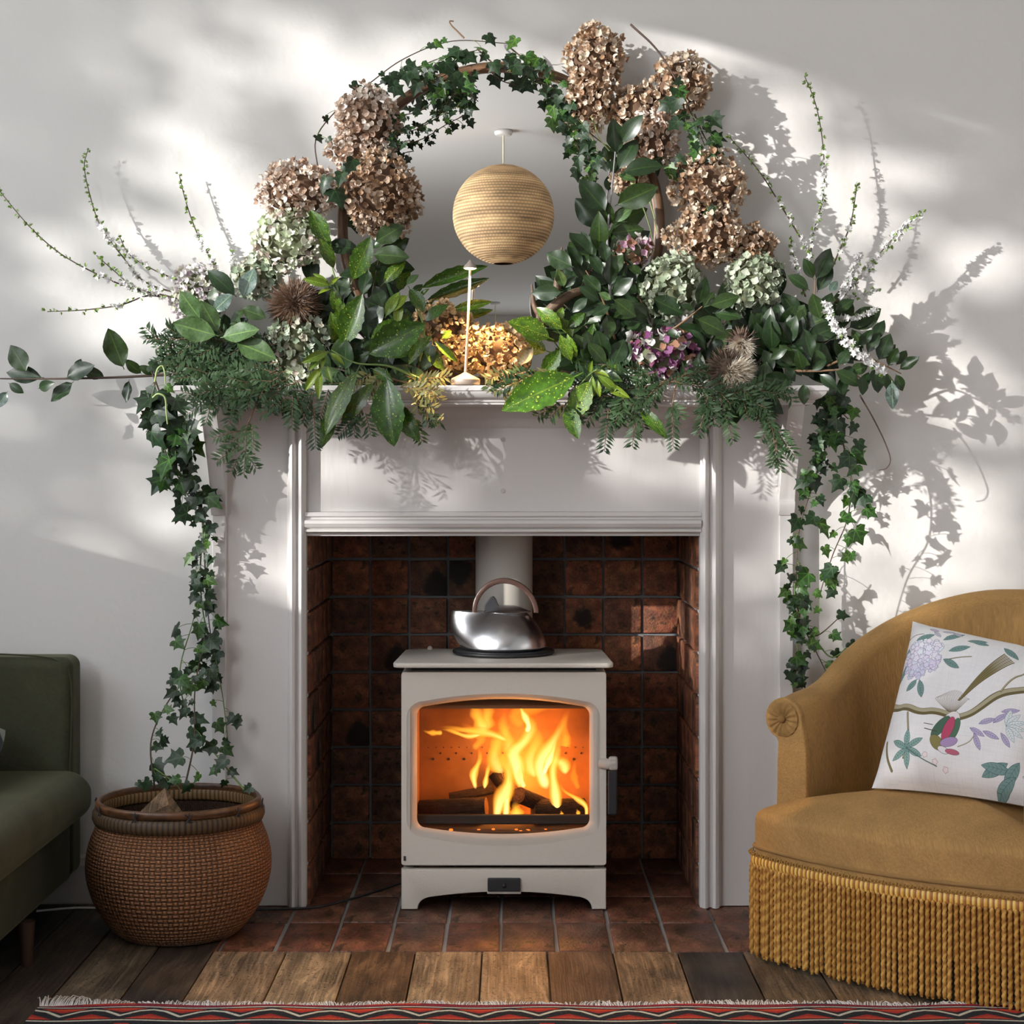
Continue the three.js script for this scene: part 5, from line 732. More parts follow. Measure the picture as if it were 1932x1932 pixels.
branch('bay_sprig', 'upright bay sprig with large leaves rising beside the white blossom twigs', 'foliage', [[1530, 690, 0.18], [1535, 600, 0.2], [1538, 525, 0.2]], SM.brown, [[1538, 529, 1567, 468, 0.21, 'bay', 1.2], [1535, 527, 1516, 487, 0.21], [1541, 551, 1570, 500, 0.19], [1528, 548, 1485, 518, 0.21], [1510, 604, 1475, 552, 0.2], [1548, 604, 1533, 554, 0.22], [1550, 596, 1570, 552, 0.2], [1574, 588, 1612, 565, 0.19], [1515, 617, 1531, 676, 0.24], [1520, 615, 1490, 600, 0.2], [1545, 620, 1580, 640, 0.2], [1530, 640, 1500, 650, 0.2], [1535, 650, 1560, 690, 0.2], [1565, 550, 1580, 530, 0.2, 'bayPale']]);
branch('bay_sprig', 'bay sprig with browned leaf tips spreading over the shelf corner', 'foliage', [[1480, 700, 0.24], [1540, 700, 0.27], [1600, 700, 0.27], [1626, 715, 0.27]], SM.brown, [[1515, 702, 1504, 658, 0.27], [1574, 698, 1625, 728, 0.28], [1580, 690, 1604, 660, 0.26], [1517, 722, 1517, 764, 0.29], [1626, 708, 1627, 746, 0.28], [1436, 711, 1496, 722, 0.28], [1452, 678, 1486, 658, 0.25], [1480, 690, 1500, 720, 0.26], [1530, 700, 1560, 680, 0.27], [1545, 705, 1580, 735, 0.28], [1555, 695, 1540, 660, 0.26], [1590, 710, 1590, 745, 0.27], [1460, 700, 1440, 660, 0.24], [1500, 690, 1470, 650, 0.24], [1440, 690, 1410, 720, 0.25], [1470, 715, 1440, 745, 0.27]]);
branch('bay_branch', 'bay branch reaching out furthest towards the wall on the armchair side', 'foliage', [[1560, 690, 0.2], [1620, 670, 0.2], [1670, 690, 0.2], [1700, 705, 0.2]], SM.brown, [[1610, 690, 1585, 720, 0.2], [1640, 700, 1625, 735, 0.21], [1655, 680, 1690, 650, 0.2], [1622, 668, 1590, 660, 0.19], [1618, 655, 1647, 621, 0.21], [1644, 648, 1669, 604, 0.21], [1636, 668, 1659, 626, 0.22], [1657, 682, 1680, 629, 0.22], [1675, 692, 1694, 656, 0.21], [1696, 698, 1735, 673, 0.21], [1683, 718, 1684, 773, 0.22, 'bayPale'], [1690, 705, 1703, 738, 0.2], [1650, 690, 1656, 742, 0.21], [1625, 680, 1592, 641, 0.2], [1640, 690, 1601, 703, 0.21], [1665, 700, 1684, 746, 0.2], [1630, 660, 1607, 621, 0.19], [1600, 680, 1574, 641, 0.18], [1690, 690, 1710, 661, 0.2]]);
// filling sprigs deeper in, dark and mostly hidden
const fill = [
  [[[640, 700, 0.12], [600, 620, 0.13], [590, 540, 0.12]], 'dark bay sprig behind the sage hydrangea on the sofa side', 62], [[[760, 710, 0.14], [700, 650, 0.14], [650, 600, 0.13]], 'dark bay sprig deep behind the spotted leaves on the sofa side', 64], [[[480, 700, 0.14], [430, 660, 0.14], [380, 640, 0.13]], 'dark bay sprig under the light green bay leaves', 60], [[[820, 716, 0.17], [770, 690, 0.17], [700, 700, 0.18]], 'dark bay sprig low on the shelf behind the arching aucuba stem', 56],
  [[[800, 712, 0.13], [760, 640, 0.13], [740, 580, 0.12]], 'dark bay sprig behind the golden-lit aucuba leaves', 60], [[[690, 716, 0.2], [650, 700, 0.22], [600, 690, 0.22]], 'dark bay sprig behind the lime young leaves on the shelf', 54],
  [[[1180, 700, 0.14], [1110, 620, 0.14], [1060, 570, 0.13]], 'dark bay sprig deep behind the antler', 60], [[[1220, 700, 0.15], [1230, 620, 0.14], [1200, 540, 0.13]], 'dark bay sprig between the purple and the pale green hydrangea', 62], [[[1330, 710, 0.15], [1340, 650, 0.15], [1380, 590, 0.14]], 'dark bay sprig behind the thistle seed heads', 64], [[[1420, 710, 0.16], [1450, 640, 0.15], [1460, 570, 0.14]], 'dark bay sprig under the darker green hydrangea', 64], [[[1300, 715, 0.2], [1380, 740, 0.24], [1450, 740, 0.24]], 'dark bay sprig along the shelf edge under the thistles', 54], [[[1490, 700, 0.15], [1550, 650, 0.14], [1600, 620, 0.14]], 'dark bay sprig behind the upright bay leaves on the armchair side', 62], [[[1170, 710, 0.22], [1150, 690, 0.23], [1100, 690, 0.22]], 'dark bay sprig between the purple hydrangea and the spotted leaves', 54], [[[1390, 650, 0.18], [1440, 640, 0.19], [1500, 620, 0.19]], 'bay sprig level with the smaller thistle on the armchair side', 60], [[[1420, 690, 0.2], [1470, 660, 0.21], [1520, 640, 0.21]], 'dark bay sprig beside the open thistle', 60], [[[1090, 560, 0.12], [1120, 500, 0.12], [1170, 470, 0.11]], 'dark bay sprig at the mirror rim below the pink hydrangea', 56],
];
for (const [st, label, l] of fill) branch('bay_sprig', label, 'foliage', st, SM.bark, [...along(st, 13, l * 1.18, 'bay', 1.5), ...along(st, 8, l, 'bay', 2.2)]);
// ---------- antler ----------
{
  const z = 0.17, o = at(1050, 600, z), t = thing('antler', 'brown branching antler with pale tips on the shelf beside the mirror', 'antler', o), m = std({ color: col(0.36, 0.24, 0.16), roughness: 0.6, map: woodMap[2] }), P = (x, y, d = 0) => at(x, y, z + d).sub(o);
  part('beam', tube([P(1022, 604), P(1035, 588, 0.01), P(1060, 566, 0.015), P(1085, 552), P(1120, 545, -0.02)], 0.016, 0.009, 24, 10), m, t);
  for (const T of [[[1020, 596], [1008, 575], [1003, 536]], [[1045, 560], [1058, 530], [1062, 508]], [[1050, 545], [1056, 500], [1060, 466]]]) part('tine', tube(T.map(([x, y]) => P(x, y)), 0.011, 0.0018, 16, 8), m, t);
  part('burr', new THREE.TorusGeometry(0.015, 0.008, 8, 16), m, t, P(1024, 602)).rotation.y = 0.8;
}
solo('dried_leaf', planeUV(leafGeo({ w: 0.6, bend: 0.2, fold: 0.3, nv: 10 }).scale(0.062, 0.062, 0.062), 14), std({ color: col(0.5, 0.34, 0.2), roughness: 0.7, map: leafMap }), 'curled tan dried leaf lying between the golden hydrangea and spotted leaves', 'leaf', at(975, 688, 0.2)).rotation.z = -0.75;

// ---------- yew ----------
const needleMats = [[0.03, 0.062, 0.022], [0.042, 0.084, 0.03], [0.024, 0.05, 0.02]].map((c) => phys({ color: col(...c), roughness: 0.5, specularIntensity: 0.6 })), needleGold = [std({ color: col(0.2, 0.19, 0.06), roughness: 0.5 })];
function needles(a, b, len, sag) {                       // two ranks of flat needles along a shoot
  const c = new THREE.CatmullRomCurve3([a, a.clone().lerp(b, 0.5).add(new V3(0, sag, 0.01)), b]), L = c.getLength(), n = Math.max(6, Math.floor(L / 0.0046)), P = [], I = [];
  for (let i = 0; i < n; i++) { const u = (i + 0.5) / n, p = c.getPointAt(u), d = c.getTangentAt(u), sd = i % 2 ? 1 : -1, s0 = d.clone().cross(new V3(rr(-0.5, 0.5), rr(-0.2, 0.6), 1)).normalize().multiplyScalar(sd), dir = s0.clone().multiplyScalar(0.8).addScaledVector(d, 0.62).add(new V3(rr(-0.15, 0.15), rr(-0.15, 0.15), rr(-0.25, 0.35))).normalize(), l = len * rr(0.8, 1.15) * (0.55 + 0.45 * Math.min(1, (1 - u) * 5)) * Math.min(1, 0.6 + u * 3), w = dir.clone().cross(new V3(0, 0.3, 1)).normalize()  .multiplyScalar(0.0035), k = P.length / 3, q = p.clone().addScaledVector(dir, l * 0.45).add(new V3(0, 0, 0.0012)), e = p.clone().addScaledVector(dir, l); for (const v of [p, q.clone().add(w), q.clone().sub(w), e]) P.push(v.x, v.y, v.z); I.push(k, k + 1, k + 2, k + 1, k + 3, k + 2); }
  const g = new THREE.BufferGeometry(); g.setAttribute('position', new THREE.Float32BufferAttribute(P, 3)); g.setIndex(I); g.computeVertexNormals(); return g;
}
function yew(label, stem, shoots, gold) {                // stem pixels; shoots [bx, by, tx, ty, z]
  const sp = stem.map(([x, y, z]) => at(x, y, z)), t = thing('yew_sprig', label, 'foliage', sp[0].clone());
  part('stem', tube(sp.map((p) => p.clone().sub(t.position)), 0.0028, 0.0014, sp.length * 4, 5), SM.brown, t);
  for (const [bx, by, tx, ty, z] of shoots) { const a = at(bx, by, z).sub(t.position), b = at(tx, ty, z + rr(-0.005, 0.03)).sub(t.position); const m = part('needles', needles(a, b, 0.03, rr(-0.004, 0.006)), gold ? pick(R() < 0.6 ? needleGold : needleMats) : pick(needleMats), t); m.userData.kind = 'stuff'; part('shoot', tube([a, a.clone().lerp(b, 0.5), b], 0.0016, 0.0006, 5, 4), SM.brown, t); }
}
const spray = (bx, by, tx, ty, z, n, len, sp = 0.7) => { const L = [[bx, by, tx, ty, z]], dx = tx - bx, dy = ty - by, l = Math.hypot(dx, dy); for (let i = 1; i <= n; i++) { const u = i / (n + 1), a = (i % 2 ? 1 : -1) * rr(0.4, sp), s = len * rr(0.7, 1.15) * (1 - u * 0.4); L.push([bx + dx * u, by + dy * u, bx + dx * u + s * (dx * Math.cos(a) - dy * Math.sin(a)) / l, by + dy * u + s * (dx * Math.sin(a) + dy * Math.cos(a)) / l, z + rr(-0.015, 0.015)]); } return L; };
yew('yew spray pointing outwards over the shelf end above the hanging ivy', [[520, 660, 0.2], [400, 640, 0.22], [290, 640, 0.22]], [...spray(520, 650, 275, 640, 0.22, 9, 70), ...spray(500, 670, 300, 668, 0.21, 8, 65)]);
yew('thick dark yew spray lying under the light green bay leaves', [[540, 690, 0.2], [440, 690, 0.22], [330, 720, 0.22]], [...spray(540, 680, 330, 715, 0.22, 9, 75), ...spray(530, 665, 380, 660, 0.2, 7, 60), ...spray(540, 700, 400, 735, 0.23, 7, 60), ...spray(480, 690, 300, 690, 0.2, 7, 60)]);
yew('dark yew spray deep on the shelf behind the light green bay leaves', [[560, 700, 0.15], [440, 650, 0.15], [350, 640, 0.15]], [...spray(560, 690, 380, 620, 0.15, 9, 80), ...spray(540, 720, 330, 690, 0.17, 9, 80), ...spray(500, 640, 340, 660, 0.14, 8, 70)]);
yew('yew spray drooping in front of the shelf moulding above the corbel', [[470, 725, 0.29], [410, 760, 0.31]], [[430, 735, 352, 782, 0.31], [425, 728, 372, 745, 0.3], [400, 758, 388, 800, 0.31], [440, 740, 400, 775, 0.31], [470, 728, 420, 770, 0.31], [480, 735, 440, 790, 0.31]]);
yew('longest yew sprig hanging before the pilaster above the basket', [[490, 745, 0.3], [470, 795, 0.315], [455, 845, 0.315]], [[468, 796, 460, 896, 0.32], [456, 838, 410, 870, 0.32], [476, 800, 479, 846, 0.325], [455, 812, 402, 826, 0.31], [448, 825, 425, 850, 0.315], [440, 770, 432, 805, 0.3], [460, 850, 485, 885, 0.32], [452, 862, 436, 890, 0.32]]);
yew('bright yew spray over the shelf edge below the white hydrangea', [[545, 715, 0.31], [500, 735, 0.33], [455, 760, 0.33]], [...spray(525, 712, 452, 760, 0.33, 5, 42), [540, 752, 492, 782, 0.33], [530, 735, 500, 760, 0.325], [552, 748, 551, 808, 0.33], [560, 745, 575, 790, 0.32], [510, 740, 515, 780, 0.325]]);
yew('dark yew shoot hanging beside the dangling aucuba leaf', [[585, 740, 0.29], [593, 790, 0.3]], [[592, 770, 596, 846, 0.31], [584, 750, 570, 800, 0.3], [575, 740, 560, 785, 0.3]]);
yew('short yew shoots peeping from under the spotted aucuba leaves', [[690, 740, 0.27], [680, 780, 0.29]], [[676, 782, 638, 822, 0.3], [690, 780, 700, 822, 0.3], [684, 775, 655, 800, 0.29], [700, 770, 726, 800, 0.29], [672, 785, 668, 822, 0.3], [783, 790, 796, 834, 0.3], [770, 780, 786, 815, 0.29]]);
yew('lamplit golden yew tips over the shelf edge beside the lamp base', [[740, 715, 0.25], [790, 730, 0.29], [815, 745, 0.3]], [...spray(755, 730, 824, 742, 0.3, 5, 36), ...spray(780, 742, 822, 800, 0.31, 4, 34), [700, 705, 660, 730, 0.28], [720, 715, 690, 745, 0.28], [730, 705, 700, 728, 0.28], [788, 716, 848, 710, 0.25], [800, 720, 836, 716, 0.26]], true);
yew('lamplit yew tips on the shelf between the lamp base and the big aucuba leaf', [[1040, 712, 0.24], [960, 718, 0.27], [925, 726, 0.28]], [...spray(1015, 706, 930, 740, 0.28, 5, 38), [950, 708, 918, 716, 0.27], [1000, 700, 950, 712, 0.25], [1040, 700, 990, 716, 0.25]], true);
yew('yew shoots below the big aucuba leaf in front of the frieze', [[1090, 740, 0.28], [1060, 770, 0.3]], [[1050, 762, 1012, 786, 0.31], [1100, 786, 1080, 790, 0.31], [1062, 765, 1035, 790, 0.31], [1105, 770, 1085, 800, 0.31]]);
yew('pair of long yew shoots hanging in front of the frieze panel', [[1170, 725, 0.29], [1150, 780, 0.31]], [[1148, 775, 1140, 852, 0.32], [1200, 780, 1193, 844, 0.32], [1125, 770, 1105, 800, 0.31], [1165, 745, 1170, 800, 0.31], [1195, 760, 1215, 810, 0.31], [1140, 745, 1120, 785, 0.31], [1180, 740, 1200, 790, 0.31]]);
yew('curving yew spray in front of the purple hydrangea', [[1300, 705, 0.28], [1255, 722, 0.31], [1205, 760, 0.32]], [...spray(1258, 714, 1205, 764, 0.32, 5, 40), ...spray(1262, 724, 1328, 697, 0.31, 5, 34), [1240, 700, 1200, 722, 0.31]]);
yew('thin pale yew shoot hanging alone on the frieze', [[1278, 715, 0.29], [1268, 765, 0.31]], [[1268, 762, 1270, 847, 0.32], [1268, 765, 1285, 790, 0.31]]);
yew('yew shoots hanging over the upright moulding below the thistles', [[1350, 720, 0.29], [1345, 760, 0.31]], [[1336, 748, 1317, 822, 0.32], [1370, 768, 1382, 834, 0.32], [1344, 745, 1348, 800, 0.31], [1360, 750, 1370, 800, 0.31], [1400, 745, 1412, 790, 0.31], [1390, 735, 1370, 790, 0.31], [1420, 735, 1440, 780, 0.31]]);
yew('long yew sprig hanging before the corbel on the armchair side', [[1420, 730, 0.29], [1450, 780, 0.315], [1468, 850, 0.315]], [[1445, 764, 1473, 888, 0.32], [1438, 762, 1428, 792, 0.31], [1455, 790, 1436, 830, 0.32], [1462, 805, 1490, 850, 0.32], [1465, 830, 1458, 880, 0.32], [1468, 820, 1500, 862, 0.31]]);

yew('dense yew spray spilling over the shelf moulding at the basket end', [[520, 700, 0.24], [430, 735, 0.3], [370, 755, 0.31]], [...spray(520, 712, 360, 750, 0.3, 9, 50), ...spray(560, 722, 440, 760, 0.31, 7, 46), ...spray(600, 735, 530, 775, 0.3, 5, 40), [620, 735, 604, 790, 0.3]]);
yew('dense yew spray spilling over the shelf moulding below the purple hydrangea', [[1300, 715, 0.24], [1180, 735, 0.29], [1100, 750, 0.31]], [...spray(1250, 720, 1110, 760, 0.3, 9, 48), ...spray(1230, 705, 1080, 720, 0.27, 8, 46), ...spray(1180, 740, 1160, 800, 0.31, 5, 34)]);
yew('dense yew spray along the shelf edge below the thistles', [[1300, 722, 0.26], [1400, 742, 0.29], [1480, 752, 0.3]], [...spray(1300, 725, 1420, 760, 0.3, 9, 46), ...spray(1380, 730, 1490, 745, 0.3, 7, 42), ...spray(1330, 740, 1340, 800, 0.31, 5, 32), ...spray(1410, 745, 1450, 790, 0.31, 5, 34)]);
yew('yew spray low on the shelf between the spotted leaves and the lamp', [[720, 722, 0.18], [660, 715, 0.2], [600, 712, 0.22]], [...spray(800, 718, 690, 722, 0.2, 8, 36), ...spray(720, 718, 620, 724, 0.24, 7, 38)]);

// ---------- blossom twigs ----------
const budGeo = (() => { const gs = []; for (let i = 0; i < 3; i++) gs.push(leafGeo({ w: 0.5, nu: 2, nv: 3, bend: 0.3, petiole: 0.02 }).rotateX(0.5 - 0.2 * i).rotateY(i * 2.1)); return merge(gs); })();
const blossomGeo = (() => { const gs = []; for (let k = 0; k < 5; k++) gs.push(grid(2, 2, (u, v) => { const x = u * 2 - 1, w = 0.34 * Math.sin(Math.PI * clamp(v * 0.85 + 0.12)); return [x * w, v, 0.3 * v * v + 0.1 * Math.abs(x)]; }).rotateZ(k * 1.2566)); return merge(gs); })();
const budM = std({ color: col(0.2, 0.32, 0.07), roughness: 0.6 }), blossomM = phys({ color: col(0.86, 0.85, 0.84), roughness: 1, transmission: 0.25, thickness: 0 });
function twig(label, pts, buds, blossoms, range = [0, 1], bs = 0.0095) {
  const sp = pts.map(([x, y, z]) => at(x, y, z)), t = thing('blossom_twig', label, 'twig', sp[0].clone()), loc = sp.map((p) => p.clone().sub(t.position)), c = new THREE.CatmullRomCurve3(loc, false, 'centripetal');
  part('stem', tube(loc, 0.0026, 0.0011, loc.length * 6, 5), SM.bark, t); const jit = blossoms > 80 ? 0.0085 : 0.004, put = (g, u, s) => { const p = c.getPointAt(clamp(u)); return g.clone().scale(s, s, s).rotateX(rr(-1, 1)).rotateY(rr(-1.2, 1.2)).rotateZ(R() * 6.28).translate(p.x + rr(-jit, jit), p.y + rr(-jit, jit), p.z + rr(0, jit * 1.3)); };
  const b = []; for (let i = 0; i < buds; i++) b.push(put(budGeo, 1 - Math.pow(i / buds, 1.2), rr(0.008, 0.014))); const m = part('leaf_buds', merge(b), budM, t); m.userData.kind = 'stuff';
  if (blossoms) { const f = []; for (let i = 0; i < blossoms; i++) f.push(put(blossomGeo, rr(...range), bs * rr(0.75, 1.2))); const q = part('blossoms', merge(f), blossomM, t); q.userData.kind = 'stuff'; }
}
twig('budding twig sweeping furthest out and up over the sofa', [[380, 575, 0.12], [318, 559, 0.14], [232, 538, 0.15], [159, 505, 0.16], [109, 475, 0.16], [60, 432, 0.16], [20, 386, 0.15], [-3, 357, 0.15]], 48, 26, [0, 0.5]);
twig('budding twig curving up to a leafy tip above the sofa end', [[360, 560, 0.1], [272, 531, 0.09], [232, 485, 0.08], [189, 425, 0.07], [169, 366, 0.06], [159, 309, 0.055], [166, 283, 0.05]], 46, 34, [0, 0.6]);
twig('bowed twig crossing the other blossom twigs on the sofa side', [[398, 536, 0.12], [331, 526, 0.13], [275, 501, 0.13], [242, 478, 0.12], [225, 445, 0.12]], 22, 18, [0, 0.9]);
twig('short budding twig between the two long ones on the sofa side', [[300, 556, 0.12], [258, 545, 0.14], [212, 508, 0.14], [182, 482, 0.14]], 24, 18, [0, 0.6]);
twig('low twig reaching out level above the long bay branch', [[310, 560, 0.12], [277, 558, 0.14], [232, 574, 0.15], [166, 584, 0.15], [89, 588, 0.15]], 22, 12, [0, 0.5]);
twig('upright budding twig behind the lilac white hydrangea', [[420, 530, 0.07], [407, 505, 0.06], [374, 445, 0.055], [351, 382, 0.05], [338, 329, 0.045]], 30, 26, [0, 0.45]);
twig('short white blossoming sprigs between the lilac and sage hydrangeas', [[450, 540, 0.1], [440, 500, 0.1], [438, 475, 0.1]], 10, 26, [0, 0.9]);
twig('tall thin blossom twig rising highest on the armchair side', [[1525, 520, 0.12], [1535, 440, 0.12], [1553, 370, 0.12], [1554, 290, 0.11], [1540, 200, 0.11], [1518, 143, 0.11]], 54, 46, [0.05, 0.62]);
twig('budding twig leaning towards the tan hydrangeas', [[1530, 480, 0.1], [1505, 440, 0.1], [1470, 382, 0.1], [1430, 320, 0.09], [1372, 254, 0.09]], 30, 18, [0, 0.45]);
twig('budding twig between the tallest twig and the snowy one', [[1568, 510, 0.12], [1585, 470, 0.13], [1604, 425, 0.13], [1617, 350, 0.13]], 28, 8, [0.2, 0.6]);
twig('snowy blossom twig slanting out to the wall, longest of the white ones', [[1590, 560, 0.14], [1625, 520, 0.15], [1660, 478, 0.16], [1700, 435, 0.16], [1738, 402, 0.16]], 40, 90, [0.12, 0.98], 0.0085);
twig('dense white blossom spike beside the large upright bay leaves', [[1580, 570, 0.17], [1600, 530, 0.18], [1620, 480, 0.18]], 8, 110, [0.1, 1], 0.0085);
twig('white blossom twig level with the bay leaf pair', [[1570, 570, 0.14], [1625, 556, 0.16], [1662, 545, 0.16]], 10, 36, [0.2, 1], 0.0085);
twig('lowest short white blossom twig pointing at the wall', [[1560, 600, 0.16], [1620, 598, 0.17], [1652, 585, 0.17]], 8, 46, [0.1, 1], 0.0085);
twig('dense white blossom spray trailing down over dark bay leaves', [[1558, 575, 0.22], [1580, 625, 0.25], [1620, 668, 0.27], [1668, 704, 0.28]], 14, 130, [0, 1], 0.0085);
twig('thin brown twig beside the darker green hydrangea', [[1520, 560, 0.1], [1500, 500, 0.1], [1492, 445, 0.1]], 16, 22, [0.3, 0.85]);

// ---------- ivy ----------
function ivy(label, strands, leaves, size, bright, opt = {}) { // strands: pixel paths; leaves per strand
  const t0 = at(...strands[0][0]), t = thing('ivy_trail', label, 'ivy', t0), gs = [];
  strands.forEach((st, k) => {
    const c = new THREE.CatmullRomCurve3(st.map((p) => at(...p)), false, 'centripetal'); part('stem', tube(st.map((p) => at(...p).sub(t0)), opt.r || 0.0026, 0.0013, st.length * 6, 5), k % 2 && !opt.dark ? SM.green : SM.bark, t);
    const n = Array.isArray(leaves) ? leaves[k] : leaves;
    for (let i = 0; i < n; i++) { const u = (i + R()) / n, p = c.getPointAt(u), a = R() * 6.283, off = size * rr(0.4, 1.1), b = p.clone().add(new V3(Math.cos(a) * off, Math.sin(a) * off * 0.7 - size * 0.15, rr(0.0, 0.03))), l = size * rr(0.5, 1.3), dn = new V3(rr(-0.9, 0.9), opt.up ? rr(-0.9, 0.9) : -rr(0.1, 1), rr(-0.2, 0.3)).normalize(); b.z = Math.max(b.z, opt.zmin ?? 0.012); const e = b.clone().addScaledVector(dn, l); e.z = Math.max(e.z, opt.zmin ?? 0.012); placeLeaf(t, b, e, pick(LG.ivy), pick(R() < bright ? LM.ivyBright : LM.ivyDark), { nx: rr(-0.7, 0.7), ny: rr(-0.3, 0.8), w: rr(0.8, 1.1) }); gs.push(tube([p.clone().sub(t0), p.clone().lerp(b, 0.5).add(new V3(0, 0.004, 0)).sub(t0), b.clone().sub(t0)], 0.0009, 0.0009, 3, 3)); }
  });
  if (gs.length) part('leaf_stalks', merge(gs), SM.green, t).userData.kind = 'stuff'; return t;
}
ivy('thick ivy trail hanging from the shelf end beside the corbel', [[[292, 715, 0.2], [292, 770, 0.19], [308, 840, 0.17], [336, 900, 0.13], [372, 965, 0.1]], [[318, 730, 0.2], [326, 800, 0.18], [338, 870, 0.14], [362, 930, 0.12]], [[286, 700, 0.22], [312, 770, 0.2], [338, 850, 0.15], [368, 930, 0.11]]], [26, 20, 18], 0.052, 0.22);
ivy('ivy trail climbing the outer edge of the pilaster above the basket', [[[380, 950, 0.1], [386, 1050, 0.085], [390, 1130, 0.085], [398, 1200, 0.09], [408, 1250, 0.1]], [[385, 980, 0.1], [378, 1080, 0.085], [384, 1160, 0.09], [404, 1230, 0.1], [418, 1300, 0.11], [426, 1360, 0.12], [430, 1400, 0.12]]], [34, 34], 0.034, 0.25);
ivy('loose ivy growing up out of the wicker basket', [[[292, 1490, 0.28], [285, 1400, 0.26], [305, 1345, 0.24], [345, 1290, 0.2], [400, 1262, 0.14]], [[462, 1492, 0.28], [420, 1440, 0.25], [378, 1385, 0.22], [345, 1320, 0.2], [340, 1260, 0.16], [362, 1180, 0.12], [375, 1130, 0.1]], [[350, 1480, 0.3], [366, 1400, 0.26], [368, 1300, 0.2], [386, 1200, 0.12]], [[292, 1450, 0.28], [330, 1478, 0.3], [340, 1490, 0.3]]], [18, 20, 14, 4], 0.037, 0.25);
ivy('ivy wound along the top of the mirror frame on the sofa side', [[[600, 320, 0.1], [596, 262, 0.1], [640, 203, 0.1], [700, 155, 0.1], [760, 112, 0.1], [850, 78, 0.1], [960, 82, 0.09]], [[690, 170, 0.11], [760, 140, 0.12], [830, 110, 0.12], [900, 95, 0.11]], [[760, 150, 0.12], [820, 150, 0.13], [860, 130, 0.12]]], [15, 26, 18], 0.036, 0.3, { dark: true, r: 0.002 });
ivy('small-leaved ivy runners dangling inside the mirror rim beside the blush hydrangea', [[[720, 260, 0.12], [790, 242, 0.12], [840, 212, 0.12], [885, 190, 0.12]], [[730, 220, 0.12], [790, 210, 0.13], [830, 180, 0.13], [860, 150, 0.12]], [[730, 300, 0.12], [755, 270, 0.12], [775, 265, 0.12]]], [22, 18, 5], 0.021, 0.25, { dark: true, r: 0.0015 });
ivy('ivy with paired leaves hanging under the mirror top', [[[900, 92, 0.1], [945, 130, 0.11], [975, 140, 0.11]], [[960, 88, 0.1], [1000, 120, 0.11], [1030, 140, 0.11]], [[820, 160, 0.12], [880, 150, 0.13], [900, 165, 0.13]]], [5, 6, 7], 0.04, 0.12, { dark: true });
ivy('ivy strand falling down inside the mirror rim on the armchair side', [[[1000, 105, 0.1], [1040, 160, 0.11], [1075, 215, 0.12], [1100, 270, 0.12], [1118, 320, 0.12]], [[1075, 215, 0.12], [1118, 255, 0.12], [1150, 280, 0.12]]], [34, 6], 0.034, 0.28, { dark: true, r: 0.002 });
ivy('ivy stem arching over the topmost hydrangeas and down to the round tan one', [[[1190, 46, 0.14], [1238, 92, 0.17], [1275, 150, 0.18], [1305, 215, 0.17], [1330, 275, 0.16]]], [0], 0.034, 0.3, { dark: true, r: 0.0034 });
ivy('ivy leaves dangling between the round tan hydrangeas', [[[1278, 160, 0.19], [1290, 200, 0.19], [1296, 240, 0.18]], [[1310, 215, 0.17], [1325, 250, 0.17], [1345, 285, 0.17]], [[1250, 290, 0.14], [1270, 310, 0.14]], [[1320, 380, 0.18], [1390, 400, 0.16]]], [8, 14, 5, 2], 0.038, 0.3, { dark: true });
ivy('single pale-veined ivy leaf pair resting on the big brown hydrangea', [[[640, 330, 0.24], [660, 320, 0.25], [690, 300, 0.25]]], [5], 0.05, 0.1);
ivy('thick ivy trail hanging from the shelf end beside the armchair', [[[1565, 735, 0.16], [1560, 830, 0.14], [1535, 910, 0.12], [1508, 1000, 0.1], [1502, 1090, 0.1]], [[1575, 740, 0.17], [1556, 800, 0.16], [1545, 860, 0.14], [1520, 940, 0.12]], [[1555, 740, 0.17], [1580, 770, 0.17], [1600, 790, 0.16]]], [30, 20, 12], 0.04, 0.3, { dark: true });
ivy('bright green ivy strand hanging free beside the armchair-side trail', [[[1585, 750, 0.17], [1590, 830, 0.17], [1605, 900, 0.17], [1600, 975, 0.17], [1572, 1045, 0.16], [1550, 1110, 0.16], [1545, 1130, 0.16]]], [30], 0.044, 0.75, { dark: true });
ivy('ivy tendrils running down the pilaster side behind the armchair', [[[1502, 1080, 0.1], [1508, 1160, 0.1], [1545, 1240, 0.1], [1575, 1300, 0.1]], [[1500, 1100, 0.1], [1500, 1190, 0.1], [1515, 1270, 0.1], [1520, 1300, 0.1]], [[1515, 1150, 0.1], [1535, 1200, 0.1], [1590, 1160, 0.1]], [[1540, 1210, 0.1], [1570, 1240, 0.1], [1610, 1210, 0.1]]], [16, 22, 5, 5], 0.034, 0.4);
ivy('leafless dark tendril curling down beside the bay branch tips', [[[1622, 745, 0.2], [1648, 790, 0.21], [1672, 840, 0.21], [1680, 870, 0.21], [1672, 884, 0.21], [1658, 887, 0.21]]], [0], 0.03, 0, { dark: true, r: 0.0024 });
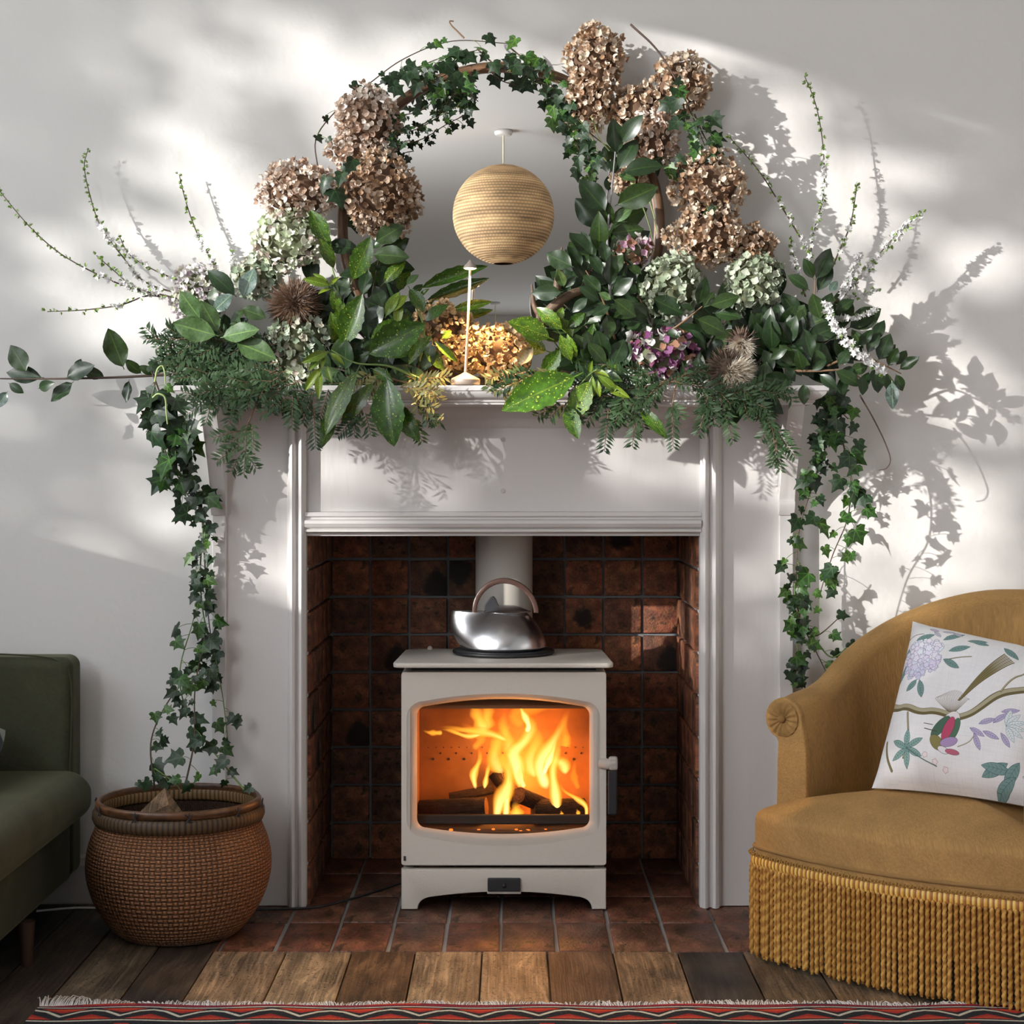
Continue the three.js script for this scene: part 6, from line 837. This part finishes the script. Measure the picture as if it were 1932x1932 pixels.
// pale curling stems
for (const [label, p] of [['pale curling stem looping over the shelf-end ivy', [[292, 720, 0.26], [298, 695, 0.27], [306, 690, 0.27], [311, 705, 0.27], [312, 725, 0.26]]], ['lower pale curling stem on the shelf-end ivy', [[288, 750, 0.25], [298, 743, 0.26], [310, 748, 0.26], [314, 780, 0.25], [316, 800, 0.24]]], ['thin pale stem bowing in front of the mirror rim beside the bay shoot', [[1190, 345, 0.12], [1215, 360, 0.13], [1232, 400, 0.13], [1240, 440, 0.12]]], ['thin pale root hanging from the ivy strand inside the mirror rim', [[1098, 190, 0.12], [1120, 230, 0.12], [1130, 260, 0.12], [1150, 285, 0.12]]], ['brown curled tip standing above the ivy on the mirror top', [[876, 72, 0.1], [862, 58, 0.1], [852, 48, 0.1], [848, 40, 0.1], [856, 40, 0.1]]]]) solo('curly_stem', tube(p.map((q) => at(...q)), 0.0026, 0.0018, 20, 6), label.startsWith('brown') ? SM.brown : std({ color: col(0.36, 0.45, 0.18), roughness: 0.6 }), label, 'stem');

// ---------- tree outside the window, whose gaps let the sun dapple the wall ----------
{
  const t = thing('garden_tree', 'leafy garden tree outside the window that dapples the sunlight', 'tree', new V3(-9.4, -0.3, 6.6));
  part('trunk', tube([new V3(0, 0, 0), new V3(0.1, 1.4, 0.1), new V3(-0.1, 2.6, 0), new V3(0.3, 4.6, -0.4)], 0.16, 0.06, 20, 10), SM.bark, t);
  // openings between the leaf clumps, given where their light falls on the wall: centre, radii
  const gaps = [[380, 120, 70, 34], [520, 62, 70, 28], [340, 215, 60, 52], [455, 190, 50, 26], [300, 300, 90, 26], [600, 120, 90, 46], [150, 375, 60, 26], [420, 320, 90, 40], [420, 430, 130, 60], [90, 480, 46, 40], [230, 450, 90, 34], [200, 560, 120, 34], [330, 640, 130, 44], [170, 660, 70, 30], [240, 740, 70, 36], [340, 800, 90, 30], [180, 905, 56, 30], [270, 880, 50, 40], [330, 960, 50, 26], [310, 1020, 66, 40], [560, 560, 160, 170], [760, 420, 130, 130], [700, 240, 110, 110], [820, 90, 120, 36], [980, 160, 120, 70], [1130, 160, 110, 90], [1000, 330, 110, 90], [1200, 330, 120, 120], [1290, 210, 90, 90], [1330, 80, 110, 30], [1480, 180, 120, 36], [1440, 330, 150, 100], [1560, 420, 130, 60], [950, 560, 190, 120], [1250, 560, 170, 130], [1480, 580, 150, 110], [1700, 330, 110, 44], [1820, 200, 110, 34], [1780, 90, 130, 26], [1850, 480, 90, 60], [640, 740, 190, 110], [900, 760, 170, 90], [1180, 770, 170, 90], [1420, 760, 150, 110], [1650, 640, 130, 120], [460, 900, 60, 50], [640, 905, 90, 50], [800, 930, 80, 36], [1000, 900, 90, 36], [1230, 905, 80, 56], [1400, 920, 90, 60], [1600, 900, 130, 70], [1830, 760, 100, 90], [480, 1080, 60, 60], [520, 1180, 60, 40], [1440, 1100, 60, 50], [1640, 1040, 130, 60], [1780, 960, 120, 70], [1840, 1080, 90, 46], [1700, 1160, 120, 50], [450, 1010, 50, 30], [760, 1130, 130, 80], [900, 1160, 120, 90], [690, 1070, 150, 80], [1050, 1130, 110, 90], [1200, 1160, 120, 80], [1250, 1240, 90, 40], [620, 1060, 50, 80]];
  const leaf = leafGeo({ w: 0.62, nu: 2, nv: 4, bend: 0.2 }), N = 11500, im = new THREE.InstancedMesh(leaf, std({ color: col(0.06, 0.12, 0.03), roughness: 0.7 }), N), q = new THREE.Quaternion(), m = new THREE.Matrix4(); let n = 0, tries = 0;
  while (n < N && tries++ < 90000) {
    const px = rr(-250, 2900), py = rr(-160, 1900), w = at(px, py, 0); let open = 0; for (const [gx, gy, ra, rb] of gaps) open = Math.max(open, sstep(1.3, 1.0, Math.hypot((px - gx) / ra, (py - gy) / rb))); if (R() < open * 1.15) continue;
    const p = w.addScaledVector(SUN, rr(10.6, 12.4)); q.setFromEuler(new THREE.Euler(R() * 6.28, R() * 6.28, R() * 6.28)); const s = rr(0.06, 0.11); m.compose(p.sub(t.position), q, new V3(s, s, s)); im.setMatrixAt(n++, m);
  }
  im.count = n; im.name = 'leaves'; im.userData.kind = 'stuff'; im.castShadow = im.receiveShadow = true; t.add(im);
}
scene.traverse((o) => { if (o.isLight) o.castShadow = !o.isRectAreaLight; });
renderer.render(scene, camera);
